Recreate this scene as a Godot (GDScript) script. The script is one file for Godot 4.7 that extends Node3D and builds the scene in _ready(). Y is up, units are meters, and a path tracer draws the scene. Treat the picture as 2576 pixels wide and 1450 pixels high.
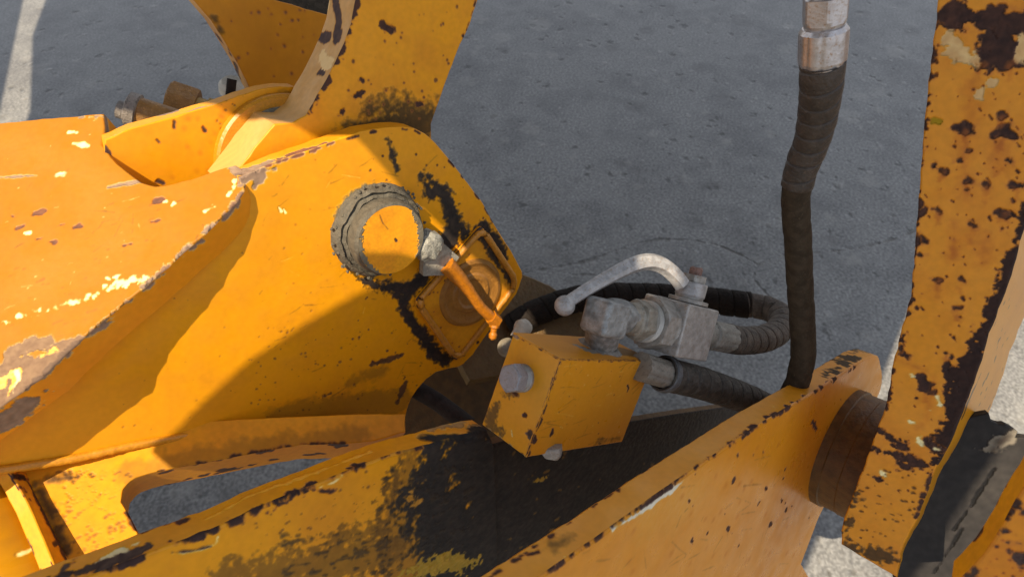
extends Node3D
# A worn yellow loader arm and its hydraulic valve, seen from above against a concrete yard.
# Measurements were taken from the photograph: a sight line (x, y on a 2576 x 1450 print) is followed to a distance or to a real plane.

const LENS := 1628.0
const EYE := Vector3(0, 1.25, 0)
var look := Basis(Vector3.RIGHT, deg_to_rad(-50.0))
var fine := PackedByteArray()
var mid := PackedByteArray()
var big := PackedByteArray()
const NS := 512
var rng := RandomNumberGenerator.new()
var taken := {}
var base_of := {}
var jit := FastNoiseLite.new()

# ---------------------------------------------------------------- measuring
func ray(x: float, y: float) -> Vector3:
	return look * Vector3((x - 1288.0) / LENS, (725.0 - y) / LENS, -1.0)

func at(x: float, y: float, depth: float) -> Vector3:
	return EYE + ray(x, y) * depth

func way(x: float, y: float, z: float) -> Vector3:
	return (look * Vector3(x, y, z)).normalized()

class Plate:
	var o: Vector3
	var u: Vector3
	var v: Vector3
	var n: Vector3
	var k: Node3D
	func to2(p: Vector3) -> Vector2:
		return Vector2((p - o).dot(u), (p - o).dot(v))
	func to3(q: Vector2, h := 0.0) -> Vector3:
		return o + u * q.x + v * q.y + n * h
	func meet(x: float, y: float, h := 0.0) -> Vector3:
		var r: Vector3 = k.ray(x, y)
		var e: Vector3 = k.EYE
		return e + r * ((o + n * h - e).dot(n) / r.dot(n))
	func flat(x: float, y: float) -> Vector2:
		return to2(meet(x, y))

func plate(o: Vector3, n: Vector3) -> Plate:
	var f := Plate.new()
	f.k = self
	f.o = o
	f.n = n.normalized()
	var r := look * Vector3.RIGHT
	f.u = (r - f.n * r.dot(f.n)).normalized()
	f.v = f.n.cross(f.u)
	return f

func plate3(a: Vector3, b: Vector3, c: Vector3) -> Plate:
	var n := (b - a).cross(c - a)
	if n.dot(EYE - a) < 0:
		n = -n
	return plate(a, n)

# the plane of a plate's cut edge that runs through two points of its outline
func edge_plate(f: Plate, x0: float, y0: float, x1: float, y1: float) -> Plate:
	var a := f.meet(x0, y0)
	var b := f.meet(x1, y1)
	var n := (b - a).cross(f.n)
	if n.dot(EYE - a) < 0:
		n = -n
	return plate((a + b) * 0.5, n)

func moved(f: Plate, h: float) -> Plate:
	return plate(f.o + f.n * h, f.n)

# ---------------------------------------------------------------- objects
func numbered(called: String) -> String:
	var c: int = taken.get(called, 0)
	taken[called] = c + 1
	return called if c == 0 else "%s_%03d" % [called, c]

func tag(o: Node, label: String, category: String, group := "") -> Node:
	o.set_meta("label", label)
	o.set_meta("category", category)
	if group != "":
		o.set_meta("group", group)
	return o

func thing(called: String, label: String, category: String, where: Vector3, group := "") -> Node3D:
	var o := Node3D.new()
	o.name = numbered(called)
	add_child(o)
	o.position = where
	base_of[o] = where
	tag(o, label, category, group)
	return o

func part(called: String, mesh: Mesh, parent: Node, mats: Array) -> MeshInstance3D:
	var m := MeshInstance3D.new()
	m.name = called
	m.mesh = mesh
	for i in mesh.get_surface_count():
		m.set_surface_override_material(i, mats[mini(i, mats.size() - 1)])
	if parent == self:
		m.name = numbered(called)
	add_to(parent, m)
	return m

func add_to(parent: Node, m: Node3D) -> void:
	parent.add_child(m, true)
	if base_of.has(parent):
		m.position = -base_of[parent]

# ---------------------------------------------------------------- shapes
func tri(st: SurfaceTool, p: Array, n: Array, uv: Array) -> void:
	var c: Vector3 = (p[1] - p[0]).cross(p[2] - p[0])
	var order := [0, 1, 2] if c.dot(n[0] + n[1] + n[2]) < 0 else [0, 2, 1]
	for i in order:
		st.set_normal(n[i])
		st.set_uv(uv[i])
		st.add_vertex(p[i])

func quad(st: SurfaceTool, p: Array, n: Array, uv: Array) -> void:
	tri(st, [p[0], p[1], p[2]], [n[0], n[1], n[2]], [uv[0], uv[1], uv[2]])
	tri(st, [p[0], p[2], p[3]], [n[0], n[2], n[3]], [uv[0], uv[2], uv[3]])

func start() -> SurfaceTool:
	var st := SurfaceTool.new()
	st.begin(Mesh.PRIMITIVE_TRIANGLES)
	return st

func fillet(pts: Array) -> PackedVector2Array:
	var out := PackedVector2Array()
	var c := pts.size()
	for i in c:
		var p = pts[i]
		var r: float = p[2] if p.size() > 2 else 0.0
		var q := Vector2(p[0], p[1])
		if r <= 0.0:
			out.append(q)
			continue
		var a = pts[(i + c - 1) % c]
		var b = pts[(i + 1) % c]
		var da := (Vector2(a[0], a[1]) - q)
		var db := (Vector2(b[0], b[1]) - q)
		var p0: Vector2 = q + da.normalized() * minf(r, da.length() * 0.49)
		var p1: Vector2 = q + db.normalized() * minf(r, db.length() * 0.49)
		for s in 7:
			var t := s / 6.0
			out.append(p0.lerp(q, t).lerp(q.lerp(p1, t), t))
	return out

# a plate cut to an outline, with rounded, slightly uneven edges
func slab(f: Plate, outline: Array, thick: float, bevel: float, coat = null, ef = null, ecoat = null, ext = null, rough_edge := 0.00035) -> ArrayMesh:
	var px := fillet(outline)
	var raw := PackedVector2Array()
	for q in px:
		raw.append(f.flat(q.x, q.y))
	return slab2(f, raw, thick, bevel, coat, ef, ecoat, ext, rough_edge)

func slab2(f: Plate, raw: PackedVector2Array, thick: float, bevel: float, coat = null, ef = null, ecoat = null, ext = null, rough_edge := 0.00035) -> ArrayMesh:
	var back: Vector3 = -f.n * thick if ext == null else ext
	var area := 0.0
	for i in raw.size():
		area += raw[i].cross(raw[(i + 1) % raw.size()])
	if area < 0:
		raw.reverse()
	var pts := PackedVector2Array()
	for i in raw.size():
		var a := raw[i]
		var b := raw[(i + 1) % raw.size()]
		var steps := maxi(1, int(a.distance_to(b) / 0.007))
		for s in steps:
			var q := a.lerp(b, s / float(steps))
			if pts.is_empty() or pts[pts.size() - 1].distance_to(q) > 0.0004:
				pts.append(q)
	var c := pts.size()
	var en: Array[Vector2] = []
	for i in c:
		var e := (pts[(i + 1) % c] - pts[i]).normalized()
		en.append(Vector2(e.y, -e.x))
	var mit: Array[Vector2] = []
	for i in c:
		var m := en[i] + en[(i + c - 1) % c]
		m = m.normalized() if m.length() > 0.01 else en[i]
		mit.append(m / maxf(0.5, m.dot(en[i])))
		pts[i] += m * jit.get_noise_2d(pts[i].x * 9000.0, pts[i].y * 9000.0) * rough_edge * 2.0
	var inner := PackedVector2Array()
	for i in c:
		var w := bevel * (1.0 + 0.7 * jit.get_noise_2d(pts[i].x * 5000.0 + 90.0, pts[i].y * 5000.0))
		inner.append(pts[i] - mit[i] * w)
	var ids := Geometry2D.triangulate_polygon(inner)
	if ids.is_empty():
		inner = pts
		ids = Geometry2D.triangulate_polygon(inner)
	if ids.is_empty():
		print("cannot fill ", pts.size())
	var face := start()
	var side := start()
	var fuv := func(q: Vector2) -> Vector2:
		return coat.uv(q) if coat != null else q * 4.0
	for i in range(0, ids.size(), 3):
		var p := []
		var uv := []
		var pb := []
		for j in 3:
			var q := inner[ids[i + j]]
			p.append(f.to3(q))
			pb.append(f.to3(q) + back)
			uv.append(fuv.call(q))
		tri(face, p, [f.n, f.n, f.n], uv)
		tri(side, pb, [-f.n, -f.n, -f.n], uv)
	var arc := 0.0
	for i in c:
		var j := (i + 1) % c
		var n1: Vector2 = en[i]
		var na := n1
		var nb := n1
		if n1.dot(en[(i + c - 1) % c]) > 0.8:
			na = (n1 + en[(i + c - 1) % c]).normalized()
		if n1.dot(en[j]) > 0.8:
			nb = (n1 + en[j]).normalized()
		var na3 := f.u * na.x + f.v * na.y
		var nb3 := f.u * nb.x + f.v * nb.y
		var bh := minf(bevel, thick * 0.3)
		var a0 := f.to3(inner[i])
		var b0 := f.to3(inner[j])
		var dn := back.normalized()
		var a1 := f.to3(pts[i]) + dn * bh
		var b1 := f.to3(pts[j]) + dn * bh
		if bevel > 0.0:
			quad(face, [a0, b0, b1, a1], [f.n, f.n, (nb3 + f.n * 0.25).normalized(), (na3 + f.n * 0.25).normalized()], [fuv.call(inner[i]), fuv.call(inner[j]), fuv.call(pts[j]), fuv.call(pts[i])])
		var a2 := f.to3(pts[i]) + back - dn * bh
		var b2 := f.to3(pts[j]) + back - dn * bh
		var a3 := f.to3(inner[i]) + back
		var b3 := f.to3(inner[j]) + back
		var step := pts[i].distance_to(pts[j])
		var uvs := []
		if ef != null:
			for q in [a1, b1, b2, a2, b3, a3]:
				uvs.append(ecoat.uv(ef.to2(q)))
		else:
			var s0 := arc / 0.3
			var s1 := (arc + step) / 0.3
			uvs = [Vector2(s0, 0.03), Vector2(s1, 0.03), Vector2(s1, 0.95), Vector2(s0, 0.95), Vector2(s1, 1.0), Vector2(s0, 1.0)]
		quad(side, [a1, b1, b2, a2], [na3, nb3, nb3, na3], [uvs[0], uvs[1], uvs[2], uvs[3]])
		quad(side, [a2, b2, b3, a3], [na3, nb3, -f.n, -f.n], [uvs[3], uvs[2], uvs[4], uvs[5]])
		arc += step
	face.generate_tangents()
	side.generate_tangents()
	var m := face.commit()
	return side.commit(m)

# turned part: profile of [radius, height] along axis; hexes: radius is cut by a hexagon of that inradius
func lathe(prof: Array, o: Vector3, axis: Vector3, turn := 0.0, seg := 40, lump := 0.0, flute := 0, flute_deep := 0.0, hard := false) -> ArrayMesh:
	var st := start()
	var z := axis.normalized()
	var x := z.cross(Vector3(0.13, 0.97, 0.2)).normalized()
	x = x.rotated(z, turn)
	var y := z.cross(x)
	var grid := []
	for i in prof.size():
		var row := []
		for j in seg + 1:
			var t := TAU * (j % seg) / seg
			var r: float = prof[i][0]
			if prof[i].size() > 2 and prof[i][2] > 0:
				var w := fposmod(t, TAU / 6.0) - TAU / 12.0
				r = minf(r, prof[i][2] / cos(w))
			if flute > 0 and prof[i].size() > 3:
				r *= 1.0 - flute_deep * pow(absf(cos(t * flute * 0.5)), 6.0)
			if lump > 0.0 and r > 0.0005:
				r += lump * jit.get_noise_3d(cos(t) * 95.0, sin(t) * 95.0, float(prof[i][1]) * 4000.0 + r * 2000.0)
			var h: float = prof[i][1]
			if lump > 0.0 and r > 0.0005:
				h += lump * 0.7 * jit.get_noise_3d(cos(t) * 95.0 + 50.0, sin(t) * 95.0, r * 9000.0)
			row.append(o + x * cos(t) * r + y * sin(t) * r + z * h)
		grid.append(row)
	var arc := 0.0
	for i in prof.size() - 1:
		var step: float = Vector2(prof[i][0], prof[i][1]).distance_to(Vector2(prof[i + 1][0], prof[i + 1][1]))
		for j in seg:
			var p := [grid[i][j], grid[i][j + 1], grid[i + 1][j + 1], grid[i + 1][j]]
			var uv := [Vector2(j / float(seg), arc * 8.0), Vector2((j + 1) / float(seg), arc * 8.0), Vector2((j + 1) / float(seg), (arc + step) * 8.0), Vector2(j / float(seg), (arc + step) * 8.0)]
			for k in [[0, 1, 2], [0, 2, 3]]:
				st.set_smooth_group(-1 if hard else i)
				for q in k:
					st.set_uv(uv[q])
					st.add_vertex(p[q])
		arc += step
	st.generate_normals()
	st.generate_tangents()
	return st.commit()

func curve(points: Array, round_it := 0.33) -> Curve3D:
	var c := Curve3D.new()
	c.bake_interval = 0.002
	for i in points.size():
		var a: Vector3 = points[maxi(0, i - 1)]
		var b: Vector3 = points[mini(points.size() - 1, i + 1)]
		var t := (b - a) * round_it * 0.5
		c.add_point(points[i], -t, t)
	return c

func frames(c: Curve3D, n: int, up: Vector3) -> Array:
	var out := []
	var l := c.get_baked_length()
	var x := up
	for i in n + 1:
		var s := l * i / n
		var p := c.sample_baked(s)
		var d := (c.sample_baked(minf(l, s + 0.001)) - c.sample_baked(maxf(0.0, s - 0.001))).normalized()
		x = (x - d * x.dot(d)).normalized()
		out.append([p, d, x, d.cross(x)])
	return out

# swept bar; size.call(t) gives half width and half height; sec is a closed section
func sweep(c: Curve3D, n: int, size: Callable, sec: PackedVector2Array, up: Vector3, smooth := true) -> ArrayMesh:
	var fr := frames(c, n, up)
	var st := start()
	var k := sec.size()
	var g := []
	for i in n + 1:
		var row := []
		var s: Vector2 = size.call(i / float(n))
		for q in sec:
			row.append(fr[i][0] + fr[i][2] * q.x * s.x + fr[i][3] * q.y * s.y)
		g.append(row)
	for i in n:
		for j in k:
			var j2 := (j + 1) % k
			var uv := [Vector2(j / float(k), i * 0.1), Vector2((j + 1) / float(k), i * 0.1), Vector2((j + 1) / float(k), i * 0.1 + 0.1), Vector2(j / float(k), i * 0.1 + 0.1)]
			var p := [g[i][j], g[i][j2], g[i + 1][j2], g[i + 1][j]]
			for t in [[0, 1, 2], [0, 2, 3]]:
				st.set_smooth_group(1 if smooth else 2 + j)
				for q in t:
					st.set_uv(uv[q])
					st.add_vertex(p[q])
	for e in [0, n]:
		var mid_p: Vector3 = fr[e][0]
		for j in k:
			var t := [g[e][j], g[e][(j + 1) % k], mid_p] if e == n else [g[e][(j + 1) % k], g[e][j], mid_p]
			st.set_smooth_group(100 + e)
			for q in t:
				st.set_uv(Vector2(q.x * 5.0, q.z * 5.0))
				st.add_vertex(q)
	st.generate_normals()
	st.generate_tangents()
	return st.commit()

func ring(n: int) -> PackedVector2Array:
	var s := PackedVector2Array()
	for i in n:
		s.append(Vector2.from_angle(-TAU * i / n))
	return s

# hose, bare or wound with a flat spiral guard
func hose(c: Curve3D, r: float, pitch: float, groove: float, taper := 0.0) -> ArrayMesh:
	var l := c.get_baked_length()
	var fr := frames(c, maxi(8, int(l / 0.003)), Vector3(0.3, 0.2, 0.9))
	var fn := fr.size() - 1
	var rows := []
	var turns := int(l / pitch) + 1
	for t in range(-1, turns):
		for q in [[0.0, -groove], [0.035, -groove], [0.06, -0.0002], [0.12, 0.0001], [0.3, 0.0002], [0.5, 0.0003], [0.7, 0.0003], [0.88, 0.0002], [0.95, -0.0001], [0.985, -groove]]:
			rows.append([(t + q[0]) * pitch, q[1]])
	var seg := 28
	var st := start()
	var g := []
	for row in rows:
		var line := []
		for j in seg + 1:
			var s := clampf(row[0] + pitch * j / seg, 0.0, l)
			var k := s / l * fn
			var i0 := mini(int(k), fn - 1)
			var w := k - i0
			var p: Vector3 = fr[i0][0].lerp(fr[i0 + 1][0], w)
			var x: Vector3 = fr[i0][2].lerp(fr[i0 + 1][2], w).normalized()
			var y: Vector3 = fr[i0][3].lerp(fr[i0 + 1][3], w).normalized()
			var a := TAU * j / seg
			var rr: float = r * (1.0 - taper * s / l) + row[1] + 0.0006 * jit.get_noise_2d(s * 2500.0, cos(a) * 40.0)
			line.append([p + x * cos(a) * rr + y * sin(a) * rr, Vector2(j / float(seg), s * 8.0)])
		g.append(line)
	for i in g.size() - 1:
		for j in seg:
			for t in [[0, 0, 0, 1, 1, 1], [0, 0, 1, 1, 1, 0]]:
				st.set_smooth_group(1)
				for q in 3:
					var e = g[i + t[q * 2]][j + t[q * 2 + 1]]
					st.set_uv(e[1])
					st.add_vertex(e[0])
	st.generate_normals()
	st.generate_tangents()
	return st.commit()

func block(o: Vector3, a: Vector3, b: Vector3, c: Vector3, r: float) -> ArrayMesh:
	# box from corner o along a, b, c with rounded edges (three faces get their own painted coats elsewhere)
	var st := start()
	var ax := [a, b, c]
	var m := o + (a + b + c) * 0.5
	var n := 6
	for d in 3:
		for s in [-1.0, 1.0]:
			var e: Vector3 = ax[d].normalized()
			var e1: Vector3 = ax[(d + 1) % 3]
			var e2: Vector3 = ax[(d + 2) % 3]
			var half := [ax[d].length() * 0.5, e1.length() * 0.5, e2.length() * 0.5]
			var g := []
			for i in n + 1:
				var row := []
				for j in n + 1:
					var cuts := [-1.0, -1.0 + 0.0, 0, 0, 0, 1.0, 1.0]
					var f1 := [-half[1], -half[1] + r * 0.35, -half[1] + r, 0.0, half[1] - r, half[1] - r * 0.35, half[1]]
					var f2 := [-half[2], -half[2] + r * 0.35, -half[2] + r, 0.0, half[2] - r, half[2] - r * 0.35, half[2]]
					var p := Vector3(half[0] * s, f1[i], f2[j])
					var core := Vector3(clampf(p.x, -half[0] + r, half[0] - r), clampf(p.y, -half[1] + r, half[1] - r), clampf(p.z, -half[2] + r, half[2] - r))
					var nn := (p - core).normalized()
					p = core + nn * r
					row.append([m + e * p.x + e1.normalized() * p.y + e2.normalized() * p.z, (e * nn.x + e1.normalized() * nn.y + e2.normalized() * nn.z).normalized(), Vector2(p.y, p.z) * 8.0])
				g.append(row)
			for i in n:
				for j in n:
					var q := [g[i][j], g[i + 1][j], g[i + 1][j + 1], g[i][j + 1]]
					quad(st, [q[0][0], q[1][0], q[2][0], q[3][0]], [q[0][1], q[1][1], q[2][1], q[3][1]], [q[0][2], q[1][2], q[2][2], q[3][2]])
	st.generate_tangents()
	return st.commit()

# ---------------------------------------------------------------- painted surfaces
class Coat:
	var f: Plate
	var k: Node3D
	var lo: Vector2
	var sz: Vector2
	var ppm: float
	var w: int
	var h: int
	var rgb := PackedByteArray()
	var hgt := PackedFloat32Array()
	var rgh := PackedByteArray()
	var off := 0

	func uv(q: Vector2) -> Vector2:
		return Vector2((q.x - lo.x) / sz.x, 1.0 - (q.y - lo.y) / sz.y)

	func spot(x: float, y: float) -> Vector2:
		var q := f.flat(x, y)
		return Vector2((q.x - lo.x) * ppm, (lo.y + sz.y - q.y) * ppm)

	func base(col: Color, rough: float, blot: float, grain: float, second: Color, wave := 1.0, close := 1) -> void:
		rgb.resize(w * h * 3)
		hgt.resize(w * h)
		rgh.resize(w * h)
		var nf: PackedByteArray = k.fine
		var nm: PackedByteArray = k.mid
		var nb: PackedByteArray = k.big
		var i := 0
		var r0 := col.r * 255.0
		var g0 := col.g * 255.0
		var b0 := col.b * 255.0
		var r1 := second.r * 255.0 - r0
		var g1 := second.g * 255.0 - g0
		var b1 := second.b * 255.0 - b0
		for y in h:
			for x in w:
				var at := (((y + off) & 511) << 9) + ((x + off * 3) & 511)
				var m := nm[at] / 255.0
				var b := nb[at] / 255.0
				var t := clampf((b * 0.6 + m * 0.4 - 0.42) * 3.0, 0.0, 1.0) * blot
				var af := (((y * close + off) & 511) << 9) + ((x * close + off * 3) & 511)
				var s := 1.0 + (nf[af] / 255.0 - 0.5) * grain
				rgb[i * 3] = int(clampf((r0 + r1 * t) * s, 0.0, 255.0))
				rgb[i * 3 + 1] = int(clampf((g0 + g1 * t) * s, 0.0, 255.0))
				rgb[i * 3 + 2] = int(clampf((b0 + b1 * t) * s, 0.0, 255.0))
				hgt[i] = (b * 1.2 + m * 0.35 + nf[at] / 255.0 * 0.03) * 0.4 * wave
				rgh[i] = int(clampf((rough + (m - 0.5) * 0.25) * 255.0, 0.0, 255.0))
				i += 1

	# strokes: [[x, y, radius], ...] on the print; s: the layer's look
	func paint(strokes: Array, s: Dictionary) -> void:
		var segs := []
		var amp: float = s.get("amp", 2.0)
		var soft: float = s.get("soft", 0.6)
		var rim: float = s.get("rim", 0.0)
		var pad := amp + soft + rim + 1.0
		var x0 := 1e9
		var y0 := 1e9
		var x1 := -1e9
		var y1 := -1e9
		for st in strokes:
			var prev = null
			for q in st:
				var c := spot(q[0], q[1])
				var c2 := spot(q[0] + 4.0, q[1])
				var c3 := spot(q[0], q[1] + 4.0)
				var r: float = q[2] * sqrt(absf((c2 - c).cross(c3 - c))) / 4.0
				var cur := Vector3(c.x, c.y, r)
				if prev == null:
					prev = cur
					if st.size() > 1:
						continue
				segs.append([prev, cur])
				var mr: float = maxf(r, prev.z) + pad
				x0 = minf(x0, minf(prev.x, cur.x) - mr)
				y0 = minf(y0, minf(prev.y, cur.y) - mr)
				x1 = maxf(x1, maxf(prev.x, cur.x) + mr)
				y1 = maxf(y1, maxf(prev.y, cur.y) + mr)
				prev = cur
		var ax := maxi(0, int(x0))
		var ay := maxi(0, int(y0))
		var bx := mini(w, int(x1) + 2)
		var by := mini(h, int(y1) + 2)
		if bx <= ax or by <= ay:
			return
		var fw := bx - ax
		var field := PackedFloat32Array()
		field.resize(fw * (by - ay))
		field.fill(-1000.0)
		for sg in segs:
			var p: Vector3 = sg[0]
			var q: Vector3 = sg[1]
			var mr: float = maxf(p.z, q.z) + pad
			var sx := maxi(ax, int(minf(p.x, q.x) - mr))
			var ex := mini(bx, int(maxf(p.x, q.x) + mr) + 1)
			var sy := maxi(ay, int(minf(p.y, q.y) - mr))
			var ey := mini(by, int(maxf(p.y, q.y) + mr) + 1)
			var d := Vector2(q.x - p.x, q.y - p.y)
			var dd := maxf(d.length_squared(), 1e-6)
			for y in range(sy, ey):
				var line := (y - ay) * fw - ax
				for x in range(sx, ex):
					var e := Vector2(x - p.x, y - p.y)
					var t := clampf(e.dot(d) / dd, 0.0, 1.0)
					var v := p.z + (q.z - p.z) * t - (e - d * t).length()
					if v > field[line + x]:
						field[line + x] = v
		var nf: PackedByteArray = k.fine
		var nm: PackedByteArray = k.mid
		var col: Color = s.c
		var c2: Color = s.get("c2", col)
		var cr: Color = s.get("rc", col)
		var op: float = s.get("a", 1.0)
		var ro: float = s.get("ro", 0.9)
		var up: float = s.get("h", -0.5)
		var mw: float = s.get("m", 0.5)
		var ra: float = s.get("ra", 0.8)
		var o2 := off + int(s.get("seed", 7)) * 37
		for y in range(ay, by):
			for x in range(ax, bx):
				var v := field[(y - ay) * fw + x - ax]
				if v < -pad:
					continue
				var n := (((y + o2) & 511) << 9) + ((x + o2 * 3) & 511)
				var a := nf[n] / 127.5 - 1.0
				var b := nm[n] / 127.5 - 1.0
				v += amp * (a * (1.0 - mw) + b * mw) * 1.6
				var i := y * w + x
				if rim > 0.0 and v < soft and v > -rim:
					var e := ra * clampf(1.0 + v / rim, 0.0, 1.0)
					e = minf(1.0, e * 1.6)
					rgb[i * 3] = int(lerpf(rgb[i * 3], cr.r * 255.0, e))
					rgb[i * 3 + 1] = int(lerpf(rgb[i * 3 + 1], cr.g * 255.0, e))
					rgb[i * 3 + 2] = int(lerpf(rgb[i * 3 + 2], cr.b * 255.0, e))
				var al := clampf((v + soft) / (2.0 * soft), 0.0, 1.0) * op
				if al <= 0.003:
					continue
				var z := clampf(0.5 + a * 0.5 + b * 0.4, 0.0, 1.0)
				rgb[i * 3] = int(lerpf(rgb[i * 3], lerpf(col.r, c2.r, z) * 255.0, al))
				rgb[i * 3 + 1] = int(lerpf(rgb[i * 3 + 1], lerpf(col.g, c2.g, z) * 255.0, al))
				rgb[i * 3 + 2] = int(lerpf(rgb[i * 3 + 2], lerpf(col.b, c2.b, z) * 255.0, al))
				hgt[i] += al * (up + a * 0.18)
				rgh[i] = int(lerpf(rgh[i], ro * 255.0, al))

	func material(depth := 1.0, flat_rough := 0.0) -> StandardMaterial3D:
		var m := StandardMaterial3D.new()
		m.albedo_texture = ImageTexture.create_from_image(Image.create_from_data(w, h, false, Image.FORMAT_RGB8, rgb))
		var hi := Image.create_from_data(w, h, false, Image.FORMAT_RF, hgt.to_byte_array())
		hi.bump_map_to_normal_map(depth)
		m.normal_enabled = true
		m.normal_texture = ImageTexture.create_from_image(hi)
		if flat_rough > 0.0:
			m.roughness = flat_rough
		else:
			m.roughness_texture = ImageTexture.create_from_image(Image.create_from_data(w, h, false, Image.FORMAT_L8, rgh))
			m.roughness = 1.0
		m.metallic_specular = 0.35
		m.texture_repeat = self == k.taken.get("~edgecoat")
		return m

func coat(f: Plate, corners: Array, ppm: float) -> Coat:
	var c := Coat.new()
	c.k = self
	c.f = f
	c.ppm = ppm
	var lo := Vector2(1e9, 1e9)
	var hi := -lo
	for q in corners:
		var p := f.flat(q[0], q[1])
		lo = lo.min(p)
		hi = hi.max(p)
	lo -= Vector2(0.004, 0.004)
	hi += Vector2(0.004, 0.004)
	c.lo = lo
	c.w = int((hi.x - lo.x) * ppm)
	c.h = int((hi.y - lo.y) * ppm)
	c.sz = Vector2(c.w / ppm, c.h / ppm)
	c.off = taken.get("~coat", 0) * 71
	taken["~coat"] = taken.get("~coat", 0) + 1
	return c

func noise_bytes(freq: float, sd: int, oct: int) -> PackedByteArray:
	var n := FastNoiseLite.new()
	n.seed = sd
	n.frequency = freq
	n.noise_type = FastNoiseLite.TYPE_SIMPLEX_SMOOTH
	n.fractal_octaves = oct
	var im := n.get_seamless_image(NS, NS)
	im.convert(Image.FORMAT_L8)
	return im.get_data()

# mottled stuff for small metal and rubber parts
func mottled(a: Color, b: Color, c: Color, rough: float, metal: float, scale: float, bump := 0.6) -> StandardMaterial3D:
	# the brightest tone tints a shared pattern of relative tones
	var top := Color(maxf(a.r, maxf(b.r, c.r)), maxf(a.g, maxf(b.g, c.g)), maxf(a.b, maxf(b.b, c.b)))
	var rel := []
	var key := "~pat"
	for q in [a, b, c]:
		var e := Color(snappedf(q.r / top.r, 0.15), snappedf(q.g / top.g, 0.15), snappedf(q.b / top.b, 0.15))
		if q == c and e.b < e.r - 0.1:
			e = Color(0.75, 0.6, 0.45)
		elif q == c:
			e = Color(1, 1, 1) * snappedf((e.r + e.g + e.b) / 3.0, 0.2)
		else:
			e = Color(1, 1, 1) * snappedf((e.r + e.g + e.b) / 3.0, 0.1)
		rel.append(e)
		key += "%.2f %.2f," % [e.r, e.b]
	if not taken.has(key):
		var rgb := PackedByteArray()
		var s := 256
		rgb.resize(s * s * 3)
		var o: int = taken.get("~mot", 0) * 53
		taken["~mot"] = taken.get("~mot", 0) + 1
		for y in s:
			for x in s:
				var n := (((y * 2 + o) & 511) << 9) + ((x * 2 + o * 5) & 511)
				var t := clampf((big[n] / 255.0 - 0.5) * 3.0 + 0.5 + (fine[n] / 255.0 - 0.5) * 1.5, 0.0, 1.0)
				var q := clampf((mid[n] / 255.0 + fine[n] / 255.0 * 0.5 - 0.95) * 5.0, 0.0, 1.0)
				var col: Color = rel[0].lerp(rel[1], t).lerp(rel[2], q)
				var g := 0.96 + (fine[n] / 255.0 - 0.5) * 0.26
				var i := y * s + x
				rgb[i * 3] = int(clampf(col.r * g, 0.0, 1.0) * 255.0)
				rgb[i * 3 + 1] = int(clampf(col.g * g, 0.0, 1.0) * 255.0)
				rgb[i * 3 + 2] = int(clampf(col.b * g, 0.0, 1.0) * 255.0)
		taken[key] = ImageTexture.create_from_image(Image.create_from_data(s, s, false, Image.FORMAT_RGB8, rgb))
	if not taken.has("~bump"):
		var hg := PackedFloat32Array()
		hg.resize(256 * 256)
		for y in 256:
			for x in 256:
				var n := ((y * 2) << 9) + x * 2
				hg[y * 256 + x] = mid[n] / 255.0 * 1.2 + fine[n] / 255.0 * 0.35
		var hi := Image.create_from_data(256, 256, false, Image.FORMAT_RF, hg.to_byte_array())
		hi.bump_map_to_normal_map(2.0)
		taken["~bump"] = ImageTexture.create_from_image(hi)
	var m := StandardMaterial3D.new()
	m.albedo_color = top
	m.albedo_texture = taken[key]
	m.normal_enabled = true
	m.normal_texture = taken["~bump"]
	m.normal_scale = bump
	m.roughness = rough
	m.metallic = metal
	if top.r < 0.3:
		m.roughness = maxf(rough, 0.72)
		m.metallic_specular = 0.25
	m.uv1_triplanar = true
	m.uv1_scale = Vector3.ONE * scale
	return m

# strokes along a line, broken at random
func chips(line: Array, r0: float, r1: float, keep: float, step := 14.0) -> Array:
	var out := []
	for i in line.size() - 1:
		var a := Vector2(line[i][0], line[i][1])
		var b := Vector2(line[i + 1][0], line[i + 1][1])
		var n := maxi(1, int(a.distance_to(b) / step))
		for s in n:
			var w := clampf(0.5 + 1.4 * jit.get_noise_2d(a.x * 2.0 + s * step * 1.1, a.y * 3.0), 0.0, 1.0)
			if rng.randf() > keep * (0.25 + 1.2 * w):
				continue
			var r2 := r0 + (r1 - r0) * (0.35 + 0.9 * w) * pow(rng.randf(), 1.4)
			var p := a.lerp(b, s / float(n))
			var q := a.lerp(b, minf(1.0, (s + 0.4 + rng.randf()) / float(n)))
			p += Vector2(rng.randf_range(-1, 1), rng.randf_range(-1, 1)) * r1 * 0.4
			out.append([[p.x, p.y, r2], [q.x, q.y, lerpf(r0, r2, rng.randf())]])
	return out

func specks(x0: float, y0: float, x1: float, y1: float, count: int, r0: float, r1: float, dir := Vector2.ZERO) -> Array:
	var out := []
	for i in count:
		var x := rng.randf_range(x0, x1)
		var y := rng.randf_range(y0, y1)
		var r := r0 + (r1 - r0) * pow(rng.randf(), 2.5)
		var d := dir * rng.randf() * r * 2.0
		out.append([[x, y, r], [x + d.x, y + d.y, r * 0.6]])
	return out

func scrapes(x0: float, y0: float, x1: float, y1: float, count: int) -> Array:
	var out := []
	for i in count:
		var x := rng.randf_range(x0, x1)
		var y := rng.randf_range(y0, y1)
		var a := rng.randfn(-0.5, 0.5)
		var l := rng.randf_range(8.0, 50.0)
		var r := rng.randf_range(0.3, 0.8)
		out.append([[x, y, r], [x + cos(a) * l * 0.5, y + sin(a) * l * 0.5 + rng.randf_range(-2, 2), r], [x + cos(a) * l, y + sin(a) * l, r * 0.4]])
	return out

func rgb8(r: int, g: int, b: int) -> Color:
	return Color8(r, g, b)

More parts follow.
